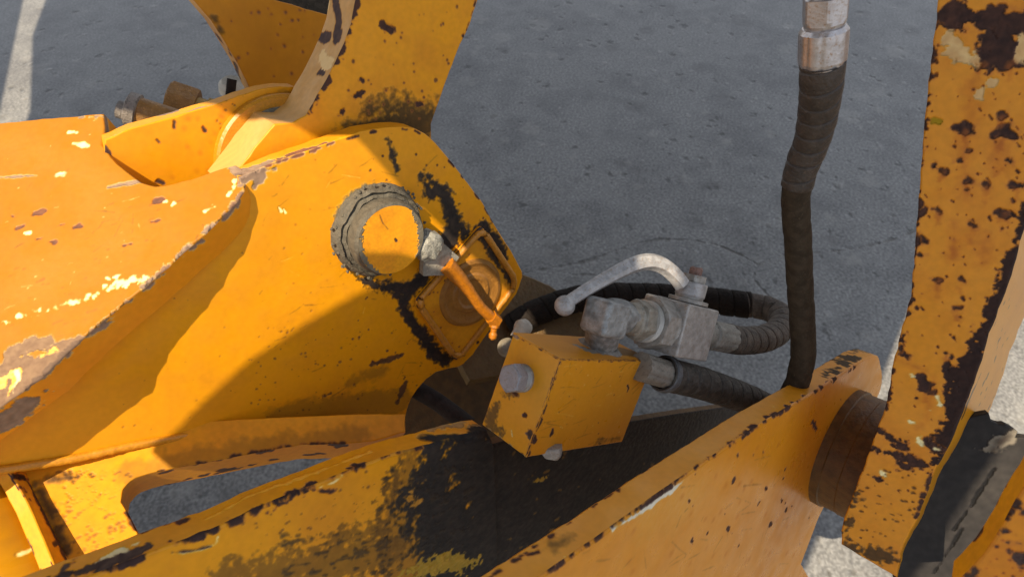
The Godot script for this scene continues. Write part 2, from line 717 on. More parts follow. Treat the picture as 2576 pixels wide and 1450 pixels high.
const PAINT := Color(0.85, 0.57, 0.07)
const PAINT2 := Color(0.79, 0.51, 0.09)
var RUST := {c = Color8(46, 34, 32), c2 = Color8(78, 52, 42), amp = 3.0, h = -0.7, ro = 0.95, rim = 1.6, rc = Color8(176, 104, 40), ra = 0.5}
var BARE := {c = Color8(120, 96, 80), c2 = Color8(150, 124, 100), amp = 3.2, h = -0.7, ro = 0.75, rim = 1.2, rc = Color8(226, 190, 120), ra = 0.5}
var CREAM := {c = Color8(228, 208, 140), c2 = Color8(238, 224, 170), amp = 2.6, h = -0.4, ro = 0.6}
var GREASE := {c = Color8(32, 28, 26), c2 = Color8(66, 54, 44), amp = 5.0, soft = 2.5, h = 0.5, ro = 0.8}  # shared look: grease, and the few places where shade is painted in
var MUD := {c = Color8(92, 86, 72), c2 = Color8(116, 108, 90), amp = 4.0, soft = 1.5, h = 0.6, ro = 0.9}
var DUST := {c = Color8(66, 52, 36), c2 = Color8(50, 42, 34), amp = 6.0, soft = 4.0, a = 0.5, h = 0.05, ro = 0.8}
var STAIN := {c = Color8(176, 92, 24), c2 = Color8(150, 80, 30), amp = 4.0, soft = 4.0, a = 0.5, h = 0.0, ro = 0.7}

func style(s: Dictionary, more: Dictionary) -> Dictionary:
	var d := s.duplicate()
	d.merge(more, true)
	return d

# ---------------------------------------------------------------- the place
func _ready() -> void:
	# camera
	var cam := Camera3D.new()
	cam.name = "camera"
	cam.position = EYE
	cam.basis = look
	cam.fov = rad_to_deg(2.0 * atan(725.0 / LENS))
	cam.near = 0.02
	var optics := CameraAttributesPhysical.new()
	optics.frustum_focal_length = 12.0 * LENS / 725.0
	optics.frustum_focus_distance = 0.6
	optics.exposure_aperture = 13.0
	optics.frustum_near = 0.02
	optics.frustum_far = 200.0
	cam.attributes = optics
	cam.far = 200.0
	add_child(cam)
	cam.current = true
	# sky, exposure
	var env := Environment.new()
	env.background_mode = Environment.BG_SKY
	var sm := ProceduralSkyMaterial.new()
	sm.sky_top_color = Color(0.72, 0.76, 0.83)
	sm.sky_horizon_color = Color(0.90, 0.905, 0.92)
	sm.sky_curve = 0.22
	sm.ground_bottom_color = Color(0.30, 0.28, 0.26)
	sm.ground_horizon_color = Color(0.62, 0.62, 0.62)
	sm.sky_energy_multiplier = 0.94
	var sky := Sky.new()
	sky.sky_material = sm
	env.sky = sky
	env.tonemap_mode = Environment.TONE_MAPPER_LINEAR
	env.tonemap_exposure = 1.7
	env.sdfgi_enabled = true
	env.ssao_enabled = true
	env.ssil_enabled = true
	var we := WorldEnvironment.new()
	we.name = "world"
	we.environment = env
	add_child(we)
	# sun: from behind and to the left of the photographer, 60 degrees up
	var sun := DirectionalLight3D.new()
	sun.name = "sun"
	sun.light_energy = 1.6
	sun.light_color = Color(1.0, 0.93, 0.82)
	sun.light_angular_distance = 0.25
	sun.shadow_enabled = true
	add_child(sun)
	var sd := way(0.3, -0.25, -0.92)
	sun.look_at_from_position(Vector3.ZERO, sd, Vector3.RIGHT)

	rng.seed = 4711
	jit.seed = 5
	jit.frequency = 0.02
	fine = noise_bytes(0.11, 11, 3)
	mid = noise_bytes(0.03, 12, 3)
	big = noise_bytes(0.009, 13, 3)

	var t0 := Time.get_ticks_msec()
	yard()
	shade_makers()
	loader_arm()
	pin()
	links()
	hitch()
	post()
	valve()
	hoses()
	small_things()
	print("built in ", Time.get_ticks_msec() - t0)

func worn_edge_material() -> StandardMaterial3D:
	if taken.has("~edge"):
		return taken["~edge"]
	var f := plate(at(1288, 725, 1.0), look * Vector3.BACK)
	var c := Coat.new()
	c.k = self
	c.f = f
	c.ppm = 1000.0
	c.lo = Vector2(-0.15, -0.01)
	c.sz = Vector2(0.3, 0.02)
	c.w = 360
	c.h = 24
	c.off = 300
	c.ppm = 1200
	c.base(PAINT, 0.45, 0.7, 0.1, PAINT2)
	var a := 1288.0 - 0.15 * LENS
	var b := 1288.0 + 0.15 * LENS
	var top := 725.0 - 0.01 * LENS
	c.paint(chips([[a, top], [b, top]], 2.0, 7.0, 0.4), style(RUST, {amp = 2.0}))
	c.paint(chips([[a, 725.0 + 0.01 * LENS], [b, 725.0 + 0.01 * LENS]], 2.0, 7.0, 0.35), style(RUST, {amp = 2.0}))
	taken["~edgecoat"] = c
	taken["~edge"] = c.material(1.5, 0.55)
	return taken["~edge"]

func plain_paint() -> StandardMaterial3D:
	if taken.has("~plain"):
		return taken["~plain"]
	var m := mottled(PAINT, PAINT2, PAINT.lerp(Color8(90, 70, 40), 0.25), 0.45, 0.0, 7.0, 0.35)
	taken["~plain"] = m
	return m

# ---------------------------------------------------------------- yard and what shades it
func yard() -> void:
	var f := plate(Vector3(0, 0, -1.3), Vector3.UP)
	var c := Coat.new()
	c.k = self
	c.f = f
	c.ppm = 330.0
	c.lo = Vector2(-2.5, -1.25)
	c.w = 1650
	c.h = 960
	c.sz = Vector2(c.w / 330.0, c.h / 330.0)
	c.off = 33
	c.base(Color8(120, 119, 116), 0.88, 0.9, 0.55, Color8(104, 103, 101), 0.6, 3)
	# pits, gravel grains, small stains
	c.paint(specks(0, -40, 2576, 1500, 1500, 0.5, 6.0), {c = Color8(60, 59, 57), c2 = Color8(78, 77, 74), amp = 3.4, soft = 1.6, m = 0.3, h = -0.5, a = 0.6, ro = 0.95})
	c.paint(specks(0, -40, 2576, 1500, 800, 1.5, 5.0), {c = Color8(134, 132, 128), c2 = Color8(146, 143, 138), amp = 2.0, h = 0.3, a = 0.5, ro = 0.9})
	c.paint(specks(0, -40, 2576, 1500, 260, 4.0, 20.0), {c = Color8(86, 84, 82), c2 = Color8(100, 98, 95), amp = 6.0, soft = 3.0, h = -0.1, a = 0.5, ro = 0.85})
	c.paint(specks(0, -40, 2576, 1500, 300, 5.0, 24.0), {c = Color8(138, 136, 130), c2 = Color8(150, 147, 140), amp = 6.0, soft = 3.0, h = 0.1, a = 0.4, ro = 0.85})
	var crack := {c = Color8(58, 56, 54), c2 = Color8(76, 74, 70), amp = 1.7, soft = 0.8, h = -1.4, ro = 1.0, a = 0.8}
	c.paint([
		[[1300, 690, 1.6], [1372, 676, 1.8], [1450, 662, 1.6], [1520, 640, 1.2], [1600, 612, 1.4], [1660, 600, 1.6], [1735, 603, 1.8], [1800, 614, 2.0], [1862, 640, 2.0], [1905, 664, 2.2], [1950, 646, 1.6], [1985, 636, 1.6], [2060, 634, 1.4], [2150, 624, 1.4], [2210, 610, 1.2], [2260, 596, 1.4], [2330, 566, 1.2]],
		[[1905, 664, 1.4], [1893, 696, 1.2], [1912, 722, 1.2], [1934, 744, 1.0]],
		[[1372, 676, 1.2], [1440, 690, 1.0], [1495, 690, 0.8]]], crack)
	var st := start()
	var a := f.to3(c.lo)
	var b := f.to3(c.lo + Vector2(c.sz.x, 0))
	var d := f.to3(c.lo + c.sz)
	var e := f.to3(c.lo + Vector2(0, c.sz.y))
	var up := [Vector3.UP, Vector3.UP, Vector3.UP, Vector3.UP]
	quad(st, [a, b, d, e], up, [c.uv(c.lo), c.uv(c.lo + Vector2(c.sz.x, 0)), c.uv(c.lo + c.sz), c.uv(c.lo + Vector2(0, c.sz.y))])
	st.generate_tangents()
	var m := st.commit()
	var o := start()
	var g := 60.0
	var big_q := [Vector3(-g, 0, g), Vector3(g, 0, g), Vector3(g, 0, -g), Vector3(-g, 0, -g)]
	var small_q := [a, b, d, e]
	for i in 4:
		var j := (i + 1) % 4
		quad(o, [big_q[i], big_q[j], small_q[j], small_q[i]], up, [Vector2(big_q[i].x, big_q[i].z), Vector2(big_q[j].x, big_q[j].z), Vector2(small_q[j].x, small_q[j].z), Vector2(small_q[i].x, small_q[i].z)])
	o.generate_tangents()
	m = o.commit(m)
	var rest := mottled(Color8(120, 118, 113), Color8(100, 98, 94), Color8(84, 82, 78), 0.9, 0.0, 1.2, 1.0)
	var mi := part("concrete_ground", m, self, [c.material(2.2, 0.33), rest])
	mi.set_meta("kind", "structure")

func shade_makers() -> void:
	# added unseen sheets: their edges and gaps set where the sun falls
	var w := thing("added_shade_canopy", "added grey sheet screen with openings that shape the sun, unseen, above the photographer", "roof", Vector3(-1, 0, 0))
	var m := mottled(Color8(120, 118, 114), Color8(108, 106, 102), Color8(96, 92, 88), 0.8, 0.0, 1.0, 0.4)
	var f := plate(Vector3(-1, 3.0, 0), Vector3.DOWN)
	var bits := [
		[[-0.78, -1.30], [-0.70, -1.30], [-0.646, -1.224], [-0.646, 4.2], [-0.78, 4.2]],
		[[-0.646, -1.224], [0.60, 0.53], [3.21, 4.2], [-0.646, 4.2], [-0.646, -0.582], [-0.608, -0.582], [-0.608, -0.620], [-0.646, -0.620]],  # notch added to let a spot of sun on to the lever
		[[-1.38, -0.38], [-0.84, -0.38], [-0.78, -0.55], [-0.78, 4.2], [-1.38, 4.2]],
		[[-1.38, -1.30], [-0.78, -1.30], [-0.78, -0.68], [-0.95, -0.74], [-1.04, -0.80], [-1.08, -0.92], [-1.09, -1.08], [-1.38, -1.08]],
		[[-2.00, -1.30], [-1.38, -1.30], [-1.38, 4.2], [-4.00, 4.2], [-2.92, 1.18], [-2.84, 0.90], [-2.62, 0.42], [-2.4, -0.4]],
		[[-4.12, 4.2], [-3.02, 1.20], [-2.72, 0.42], [-2.66, 0.2], [-2.95, 0.2], [-3.30, 1.20], [-4.5, 4.2]]]
	for q in bits:
		var pts := PackedVector2Array()
		for p in q:
			pts.append(f.to2(Vector3(p[0], 3.0, -p[1])))
		part("shade_sheet", slab2(f, pts, 0.006, 0.0, null, null, null, null, 0.0), w, [m, m])
	for q in [[-0.80, 1.25], [-2.0, 1.25]]:
		part("shade_canopy_post", sweep(curve([Vector3(q[0], 0, q[1]), Vector3(q[0], 2.99, q[1])]), 4, func(_t): return Vector2(0.04, 0.04), ring(16), Vector3(0, 0, 1)), w, [m])
	# added unseen plate: outline drawn to shape the sun patch on the arm
	var gd := thing("sun_mask_plate", "added unseen yellow plate with a slot that shapes the sun patch, above and behind the photographer", "plate", Vector3(-0.4, 1.22, 0.1))
	var gf := plate(Vector3(-0.4, 1.8, 0.1), Vector3.FORWARD)
	var gp := PackedVector2Array()
	for p in [[-1.10, 2.44], [-0.80, 2.30], [-0.774, 2.283], [-0.752, 2.263], [-0.649, 2.202], [-0.599, 2.185], [-0.566, 2.123], [-0.51, 2.04], [-0.475, 1.985], [-0.445, 1.93], [-0.42, 1.87], [-0.40, 1.80], [-0.405, 1.775], [-0.42, 1.775], [-0.43, 1.79], [-0.46, 1.87], [-0.49, 1.95], [-0.52, 1.955], [-0.541, 1.935], [-0.558, 1.878], [-0.575, 1.80], [-0.594, 1.699], [-0.605, 1.6], [-0.613, 1.507], [-0.583, 1.469], [-0.545, 1.38], [-0.53, 1.33], [-0.50, 1.20], [-0.42, 1.17], [-0.475, 1.47], [-0.43, 1.58], [-0.29, 1.73], [-0.40, 2.04], [-0.59, 2.44]]:
		gp.append(gf.to2(Vector3(p[0], p[1], 0.1)))
	part("plate", slab2(gf, gp, 0.008, 0.001), gd, [plain_paint(), worn_edge_material()])

# ---------------------------------------------------------------- the loader arm
var cheek: Plate
var floor_f: Plate

func loader_arm() -> void:
	cheek = plate(at(950, 585, 0.66), way(0.6, -0.38, 0.704))
	var base := at(500, 900, 0.56)
	var arm := thing("loader_arm", "worn yellow box section loader arm with chipped top plate and pinned end", "loader arm", base)
	# front cheek plate
	var top_n := edge_plate(cheek, 600, 442, 865, 345)
	var outline := [[-80, 1080], [290, 792], [520, 592], [596, 514], [607, 470], [600, 446], [700, 403], [790, 373], [865, 345], [905, 331], [963, 321], [1010, 318], [1043, 323], [1070, 336], [1097, 360], [1141, 413], [1212, 506], [1250, 575], [1287, 632], [1318, 690, 14], [1300, 740], [1250, 805], [1190, 892], [1160, 922, 14], [1126, 928], [1097, 936], [1073, 954], [1050, 979], [1035, 1002], [1025, 1029], [1018, 1061], [1012, 1090], [900, 1100], [435, 1120], [82, 1175], [-80, 1205]]
	var c := coat(cheek, [[-80, 1205], [-80, 1050], [1010, 318], [1318, 690], [1012, 1100], [1160, 925]], 1150)
	c.base(PAINT, 0.38, 0.45, 0.05, PAINT2)
	# grit and dark scuffs on the shaded end
	c.paint(specks(880, 350, 1300, 1080, 130, 0.8, 3.0), style(RUST, {amp = 1.2, rim = 0.6}))
	c.paint(specks(620, 820, 1100, 1080, 120, 0.8, 2.5), style(RUST, {amp = 1.2, rim = 0.0, a = 0.6}))
	c.paint(specks(200, 600, 900, 1100, 70, 0.6, 1.8), style(RUST, {amp = 0.8, rim = 0.0, a = 0.55}))
	c.paint([[[700, 1040, 26], [850, 1025, 32], [1000, 1010, 34]], [[880, 960, 12], [960, 930, 16]]], style(DUST, {a = 0.3}))
	c.paint([[[935, 915, 5], [980, 903, 7], [1010, 890, 3]], [[1000, 1010, 5], [1008, 990, 6], [1020, 960, 4]], [[800, 1000, 2], [830, 990, 3]]], style(RUST, {a = 0.8, rim = 0}))
	c.paint(scrapes(640, 400, 1080, 1080, 40), style(DUST, {amp = 0.8, soft = 0.8, a = 0.35}))
	c.paint(scrapes(640, 400, 1080, 1080, 10), style(CREAM, {amp = 0.8, soft = 0.7, a = 0.3, c = Color8(230, 170, 70)}))
	# grease and shaving mud round the pin, its shadow painted in below right
	c.paint([[[975, 350, 2], [985, 385, 6], [1000, 420, 4]], [[1075, 440, 6], [1120, 500, 16], [1145, 560, 22], [1130, 600, 26]], [[1150, 560, 10], [1170, 590, 14]], [[1060, 440, 5], [1085, 490, 12]], [[1110, 480, 16], [1140, 540, 20]]], style(GREASE, {amp = 7.0}))
	c.paint([[[905, 700, 8], [960, 720, 12], [1030, 725, 20], [1060, 700, 22]], [[1000, 740, 8], [1026, 790, 12], [1050, 830, 14], [1085, 880, 16], [1120, 905, 14]], [[1010, 770, 8], [1030, 720, 14]], [[1140, 650, 18], [1190, 610, 22], [1215, 570, 16], [1240, 600, 12], [1270, 650, 8]], [[1120, 640, 20], [1160, 690, 12]]], style(GREASE, {amp = 6.0, c2 = Color8(58, 46, 38)}))
	var cl := []
	for i in 24:
		var a := TAU * i / 24.0
		cl.append([938 + cos(a) * 86, 577 + sin(a) * 104, 14])
	cl.append(cl[0])
	c.paint([cl], style(MUD, {amp = 5.0, soft = 3.0, a = 0.95}))
	c.paint(chips([[600, 444], [700, 406], [790, 376], [840, 356]], 2.0, 6.0, 0.9, 8.0), style(BARE, {c = Color8(96, 62, 50), c2 = Color8(140, 92, 66), amp = 3.0}))
	c.paint([[[612, 448, 12], [650, 430, 8], [690, 424, 5]], [[655, 440, 14], [640, 470, 6]]], style(BARE, {}))
	c.paint([[[700, 520, 2], [706, 530, 4]], [[712, 524, 2], [716, 534, 3]]], style(CREAM, {amp = 1.0}))
	c.paint(specks(640, 400, 880, 800, 26, 0.6, 2.0), style(STAIN, {amp = 1.0, soft = 1.0}))
	c.paint(chips([[870, 350], [963, 324], [1043, 326], [1097, 363], [1141, 416], [1212, 509], [1287, 635]], 1.5, 4.0, 0.4), style(RUST, {amp = 1.5, rim = 1.0}))
	var et := coat(top_n, [[560, 440], [600, 400], [900, 300], [1060, 290], [1060, 340], [600, 460]], 1150)
	et.base(PAINT, 0.45, 0.5, 0.08, PAINT2)
	et.paint(chips([[600, 440], [700, 402], [790, 372], [865, 346]], 4.0, 10.0, 1.2, 8.0), style(BARE, {c = Color8(96, 62, 50), c2 = Color8(140, 92, 66), amp = 4.0}))
	et.paint([[[575, 432, 10], [610, 428, 14], [640, 424, 12], [672, 412, 12]]], style(BARE, {}))
	et.paint([[[690, 414, 6], [700, 412, 5]], [[655, 428, 5], [668, 424, 7]]], style(MUD, {c = Color8(170, 160, 120), c2 = Color8(200, 190, 150)}))
	part("cheek_plate", slab(cheek, outline, 0.024, 0.0012, c, top_n, et), arm, [c.material(1.3), et.material(1.5, 0.5)])

	# rear cheek plate, seen through the notch of the top plate
	var rear := moved(cheek, -0.108)
	var rc := coat(rear, [[150, 560], [262, 333], [600, 225], [760, 205], [760, 480], [300, 560]], 1150)
	rc.base(PAINT, 0.38, 0.4, 0.05, PAINT2)
	rc.paint([[[508, 320, 3], [514, 328, 4]], [[436, 305, 2], [437, 320, 2]], [[392, 350, 2], [398, 356, 2]]], style(RUST, {amp = 1.4}))
	rc.paint([[[395, 455, 3], [408, 460, 4]], [[259, 372, 6], [268, 388, 8]]], style(RUST, {amp = 2.5}))
	rc.paint([[[600, 330, 10], [660, 280, 22], [720, 250, 24]]], style(DUST, {a = 0.45}))
	rc.paint(specks(420, 270, 640, 450, 18, 0.8, 2.5), style(STAIN, {amp = 1.0}))
	rc.paint(specks(540, 210, 740, 330, 40, 0.8, 3.0), style(RUST, {amp = 1.2, rim = 0.0, a = 0.6}))
	var rt := edge_plate(rear, 270, 337, 544, 261)
	var rtc := coat(rt, [[200, 350], [250, 280], [540, 235], [740, 190], [740, 230]], 1100)
	rtc.base(PAINT, 0.45, 0.5, 0.08, PAINT2)
	rtc.paint([[[400, 284, 9], [430, 276, 12], [442, 272, 8]], [[268, 338, 5], [297, 331, 4]], [[465, 284, 5], [500, 272, 6], [540, 262, 3]], [[262, 286, 6], [310, 284, 4]]], style(BARE, {}))
	rtc.paint(chips([[262, 284], [315, 282], [400, 279], [449, 265], [524, 248]], 1.5, 5.0, 0.5, 10.0), style(BARE, {}))
	part("cheek_plate", slab(rear, [[262, 560], [264, 352], [330, 322], [391, 306], [444, 292], [500, 274], [544, 261], [600, 241], [657, 223], [702, 216], [740, 218], [775, 236], [800, 280], [800, 480]], 0.022, 0.0012, rc, rt, rtc), arm, [rc.material(1.3), rtc.material(1.4, 0.5)])
	# raised bush round the pin bore on the inside of the rear cheek
	var rb := rear.meet(715, 405)
	part("bush", lathe([[0.0705, 0.0], [0.0705, 0.010], [0.068, 0.0125], [0.052, 0.0125], [0.050, 0.010]], rb, rear.n, 0.0, 64), arm, [plain_paint()])
	var gm := mottled(Color8(96, 92, 78), Color8(120, 114, 96), Color8(60, 56, 48), 0.8, 0.0, 18.0, 1.2)
	part("grease", lathe([[0.058, 0.011], [0.060, 0.016], [0.052, 0.024], [0.042, 0.030], [0.040, 0.03]], rb, rear.n, 0.0, 64, 0.002), arm, [gm])

	# top plate with the V notch
	var deck := plate3(at(616, 470, 0.558), at(0, 1020, 0.478), at(0, 310, 0.606))
	var dk := [[-420, 340], [0, 307], [130, 294], [258, 284], [262, 336], [258, 362], [278, 393], [318, 433], [352, 456], [389, 466], [432, 460], [480, 448], [542, 426], [590, 413], [612, 428, 8], [616, 470, 10], [598, 502], [525, 577], [440, 652], [358, 723], [276, 790], [210, 846], [102, 950], [0, 1022], [-420, 1330]]
	var dc := coat(deck, [[-90, 318], [258, 284], [400, 274], [546, 240], [616, 428], [616, 480], [0, 1030], [-90, 1085]], 1150)
	dc.base(Color8(166, 108, 28), 0.42, 0.35, 0.05, Color8(160, 103, 26))
	dc.paint([[[0, 360, 30], [200, 420, 40], [300, 600, 60], [100, 700, 70]]], {c = Color8(170, 116, 42), c2 = Color8(174, 122, 48), amp = 8.0, soft = 14.0, a = 0.35, h = 0.0, ro = 0.5})
	dc.paint(specks(0, 480, 420, 820, 60, 0.6, 2.2, Vector2(6, -2)), style(STAIN, {amp = 1.4, soft = 1.0}))
	dc.paint(specks(0, 330, 560, 760, 40, 0.4, 1.0, Vector2(5, -1)), style(CREAM, {amp = 0.8, a = 0.8}))
	dc.paint([[[390, 505, 7], [402, 502, 8], [410, 500, 3]], [[185, 571, 3], [194, 568, 6], [206, 568, 2]], [[135, 608, 5], [128, 606, 4]], [[92, 600, 5], [102, 597, 3]], [[84, 537, 4], [100, 532, 7], [112, 529, 3]], [[40, 573, 3], [58, 568, 3]], [[380, 557, 2], [400, 552, 2]], [[28, 542, 2], [40, 546, 2]], [[145, 567, 3], [160, 563, 3]], [[310, 616, 2], [330, 612, 2]]], style(RUST, {amp = 2.0, c = Color8(84, 58, 54), c2 = Color8(120, 80, 60)}))
	dc.paint([[[272, 470, 4], [300, 464, 5], [330, 459, 5], [352, 453, 5]], [[268, 338, 4], [296, 332, 3]], [[0, 445, 2], [60, 441, 2.5], [90, 441, 1]], [[140, 438, 2], [160, 436, 3]]], style(BARE, {amp = 1.6}))
	dc.paint([[[400, 284, 7], [430, 276, 10], [444, 271, 6]], [[465, 284, 4], [500, 270, 5], [530, 258, 3]], [[380, 283, 3], [330, 286, 5], [300, 290, 3]], [[262, 290, 5], [200, 294, 3]]], style(BARE, {amp = 4.0}))
	dc.paint([[[184, 360, 5], [200, 362, 8], [218, 366, 5]], [[172, 330, 3], [190, 334, 5]], [[410, 508, 2], [416, 506, 3]], [[145, 438, 5], [158, 436, 4]], [[60, 585, 2], [74, 584, 3]], [[515, 530, 2], [540, 518, 2]], [[430, 515, 2], [436, 510, 2]]], style(CREAM, {amp = 2.0}))
	dc.paint(scrapes(0, 330, 560, 860, 26), style(DUST, {amp = 0.8, soft = 0.8, a = 0.3, c = Color8(150, 90, 40)}))
	dc.paint(scrapes(0, 330, 560, 860, 12), style(CREAM, {amp = 0.8, soft = 0.7, a = 0.4}))
	# long cream scrape
	dc.paint([[[10, 806, 2], [60, 790, 3], [120, 776, 4], [180, 758, 4], [245, 740, 5]], [[262, 724, 7], [300, 712, 9], [340, 702, 8], [372, 696, 5]], [[275, 700, 2], [300, 690, 3]]], style(CREAM, {amp = 4.5, m = 0.2, soft = 0.8}))
	# chipped front edge
	dc.paint(chips([[612, 446], [615, 470], [592, 505], [525, 576], [440, 650], [358, 722], [276, 790], [215, 846]], 2.0, 7.0, 0.62, 12.0), style(BARE, {c = Color8(104, 74, 60), c2 = Color8(134, 104, 80)}))
	dc.paint([[[584, 420, 8], [600, 430, 12], [606, 460, 10]], [[520, 577, 8], [532, 566, 6]], [[452, 640, 8], [470, 622, 6], [440, 655, 5]], [[380, 700, 6], [352, 722, 5]]], style(BARE, {}))
	dc.paint([[[588, 452, 6], [585, 475, 5], [570, 490, 3]]], style(CREAM, {amp = 3.0}))
	# big flaked corner
	dc.paint([[[-60, 1050, 46], [20, 985, 46], [90, 930, 34], [150, 880, 26], [205, 850, 14]], [[30, 900, 16], [80, 868, 20], [120, 858, 12]], [[0, 925, 20], [60, 905, 26]]], style(BARE, {amp = 9.0, m = 0.8, c = Color8(112, 86, 66), c2 = Color8(140, 112, 84)}))
	dc.paint([[[110, 892, 8], [132, 880, 7]], [[40, 936, 10], [30, 970, 7], [20, 992, 4]], [[5, 965, 8]], [[70, 890, 5]]], {c = Color8(226, 160, 58), c2 = Color8(234, 184, 96), amp = 6.0, m = 0.6, h = 0.6, ro = 0.5})
	dc.paint([[[36, 930, 3], [44, 950, 4], [30, 985, 3]]], style(CREAM, {}))
	dc.paint([[[60, 985, 14], [110, 945, 12], [160, 896, 10], [200, 856, 8]]], style(RUST, {amp = 5.0, a = 0.7, c = Color8(70, 56, 50), c2 = Color8(104, 84, 70), rim = 0}))
	var de := edge_plate(deck, 598, 502, 102, 950)
	var dec := coat(de, [[-90, 1070], [-90, 1220], [620, 400], [640, 560]], 900)
	dec.base(Color8(224, 142, 26), 0.45, 0.6, 0.06, Color8(216, 130, 22))
	dec.paint(chips([[-60, 1075], [0, 1025], [102, 952], [210, 848], [276, 793]], 6.0, 16.0, 0.9, 12.0), style(BARE, {amp = 5.0}))
	dec.paint([[[-80, 1150, 30], [0, 1085, 34], [80, 1020, 26], [120, 985, 12]]], style(BARE, {amp = 9.0, c = Color8(104, 84, 66)}))
	dec.paint([[[0, 1110, 5], [4, 1130, 4]], [[96, 1040, 4], [104, 1024, 3]]], {c = Color8(232, 150, 40), amp = 3.0, h = 0.5})
	dec.paint(chips([[276, 795], [358, 727], [440, 655], [525, 580], [600, 508]], 1.5, 5.0, 0.45, 11.0), style(BARE, {c = Color8(104, 70, 56)}))
	part("top_plate", slab(deck, dk, 0.033, 0.0018, dc, de, dec, null, 0.0006), arm, [dc.material(1.5), dec.material(1.4)])

	# bottom plate under the cheeks, cut away by a long slot
	floor_f = plate(cheek.meet(435, 1095), way(0.35, 0.5, 0.79))
	var fo := [[60, 1120], [435, 1060], [902, 1040], [1020, 1040], [1020, 1085], [940, 1108], [870, 1115], [757, 1117], [665, 1133], [537, 1158], [440, 1176], [368, 1191], [330, 1206, 10], [308, 1232, 8], [304, 1262, 4], [316, 1282], [330, 1306], [352, 1350], [420, 1440], [300, 1560], [60, 1560], [40, 1300]]
	var fcx := coat(floor_f, [[40, 1560], [40, 1040], [1020, 1040], [420, 1560]], 900)
	fcx.base(PAINT, 0.5, 0.5, 0.1, PAINT2)
	fcx.paint(specks(130, 1180, 330, 1390, 260, 0.6, 2.2, Vector2(2, -1)), {c = Color8(150, 96, 40), c2 = Color8(120, 80, 44), amp = 1.2, h = -0.3, a = 0.7})
	fcx.paint(specks(150, 1180, 260, 1280, 60, 0.6, 2.6, Vector2(2, -1)), style(RUST, {amp = 1.4, a = 0.7, rim = 0}))
	fcx.paint([[[90, 1215, 6], [130, 1206, 8], [180, 1198, 3]], [[100, 1230, 8], [130, 1300, 9], [165, 1390, 9]]], style(GREASE, {amp = 4.0, a = 0.85, c = Color8(60, 40, 24), c2 = Color8(78, 54, 30)}))
	fcx.paint(chips([[368, 1190], [440, 1175], [537, 1157], [665, 1132], [757, 1116], [870, 1114]], 1.5, 6.0, 0.55, 12.0), style(RUST, {amp = 2.0}))
	fcx.paint(chips([[318, 1285], [332, 1310], [346, 1334]], 2.0, 5.0, 0.7, 9.0), style(RUST, {amp = 2.0}))
	fcx.paint([[[340, 1185, 40], [600, 1130, 26], [900, 1090, 24]]], style(DUST, {a = 0.25}))
	var fe := edge_plate(floor_f, 440, 1176, 870, 1115)
	var fec := coat(fe, [[280, 1150], [280, 1300], [1020, 1060], [1020, 1160]], 1000)
	fec.base(Color8(206, 140, 24), 0.45, 0.6, 0.08, Color8(196, 128, 26))
	fec.paint(chips([[368, 1194], [440, 1179], [537, 1162], [600, 1150]], 1.5, 6.0, 0.5, 12.0), style(RUST, {amp = 2.0}))
	fec.paint(chips([[600, 1150], [665, 1138], [700, 1135], [757, 1121], [870, 1119]], 5.0, 12.0, 0.8, 14.0), style(RUST, {amp = 5.0}))
	fec.paint(chips([[380, 1228], [470, 1205], [560, 1190], [700, 1165], [820, 1145]], 2.0, 8.0, 0.5, 16.0), style(RUST, {amp = 3.0}))
	part("bottom_plate", slab(floor_f, fo, 0.052, 0.0014, fcx, fe, fec), arm, [fcx.material(1.5), fec.material(1.3, 0.5)])
	# weld along the foot of the cheek
	var wp := []
	for q in [[-60, 1190], [60, 1172], [140, 1160], [215, 1146], [330, 1120], [435, 1102], [563, 1078], [700, 1066], [902, 1064], [1010, 1070]]:
		wp.append(cheek.meet(q[0], q[1], 0.001))
	var wm := plain_paint()
	part("weld_bead", sweep(curve(wp), 120, func(t): return Vector2(1, 1) * (0.0040 + 0.0009 * jit.get_noise_1d(t * 4000.0)), ring(14), Vector3.UP), arm, [wm])

	# cross tube and its gusset at the bottom left
	var ta := at(-165, 1110, 0.575)
	var tb := at(75, 1560, 0.535)
	var tm := coat(plate(at(20, 1350, 0.50), way(0.1, 0.2, 0.97)), [[-120, 1080], [170, 1080], [170, 1500], [-120, 1500]], 1000)
	tm.base(Color8(170, 116, 10), 0.34, 0.8, 0.05, Color8(156, 104, 12))
	tm.paint([[[0, 1325, 14], [20, 1322, 16], [16, 1340, 12]], [[40, 1392, 4], [60, 1396, 3]], [[88, 1400, 10], [100, 1412, 12], [110, 1424, 8]], [[75, 1350, 3], [80, 1354, 3]]], style(BARE, {amp = 4.0, c = Color8(110, 90, 66)}))
	tm.paint([[[30, 1380, 3], [50, 1390, 3], [72, 1394, 3], [95, 1404, 4]], [[0, 1404, 3], [20, 1398, 4]], [[100, 1412, 4], [104, 1428, 3]]], style(CREAM, {amp = 2.0, c = Color8(240, 180, 60)}))
	tm.paint([[[72, 1316, 10], [92, 1345, 12], [108, 1372, 6]]], style(DUST, {a = 0.6}))
	part("cross_tube", tube_with_coat(ta, tb, 0.052, tm), arm, [tm.material(1.2)])
	var gp := plate3(at(0, 1150, 0.535), at(76, 1210, 0.553), at(165, 1410, 0.528))
	var gc := coat(gp, [[-60, 1080], [200, 1080], [200, 1480], [-60, 1480]], 1000)
	gc.base(PAINT, 0.5, 0.9, 0.1, Color8(190, 120, 26))
	gc.paint(specks(0, 1090, 90, 1260, 70, 0.8, 3.0), style(RUST, {amp = 2.0, a = 0.7}))
	gc.paint([[[70, 1210, 4], [84, 1232, 5], [120, 1310, 5], [148, 1360, 6], [166, 1404, 4]], [[135, 1366, 3], [145, 1362, 3]], [[32, 1196, 3], [60, 1200, 5]]], style(RUST, {amp = 2.5}))
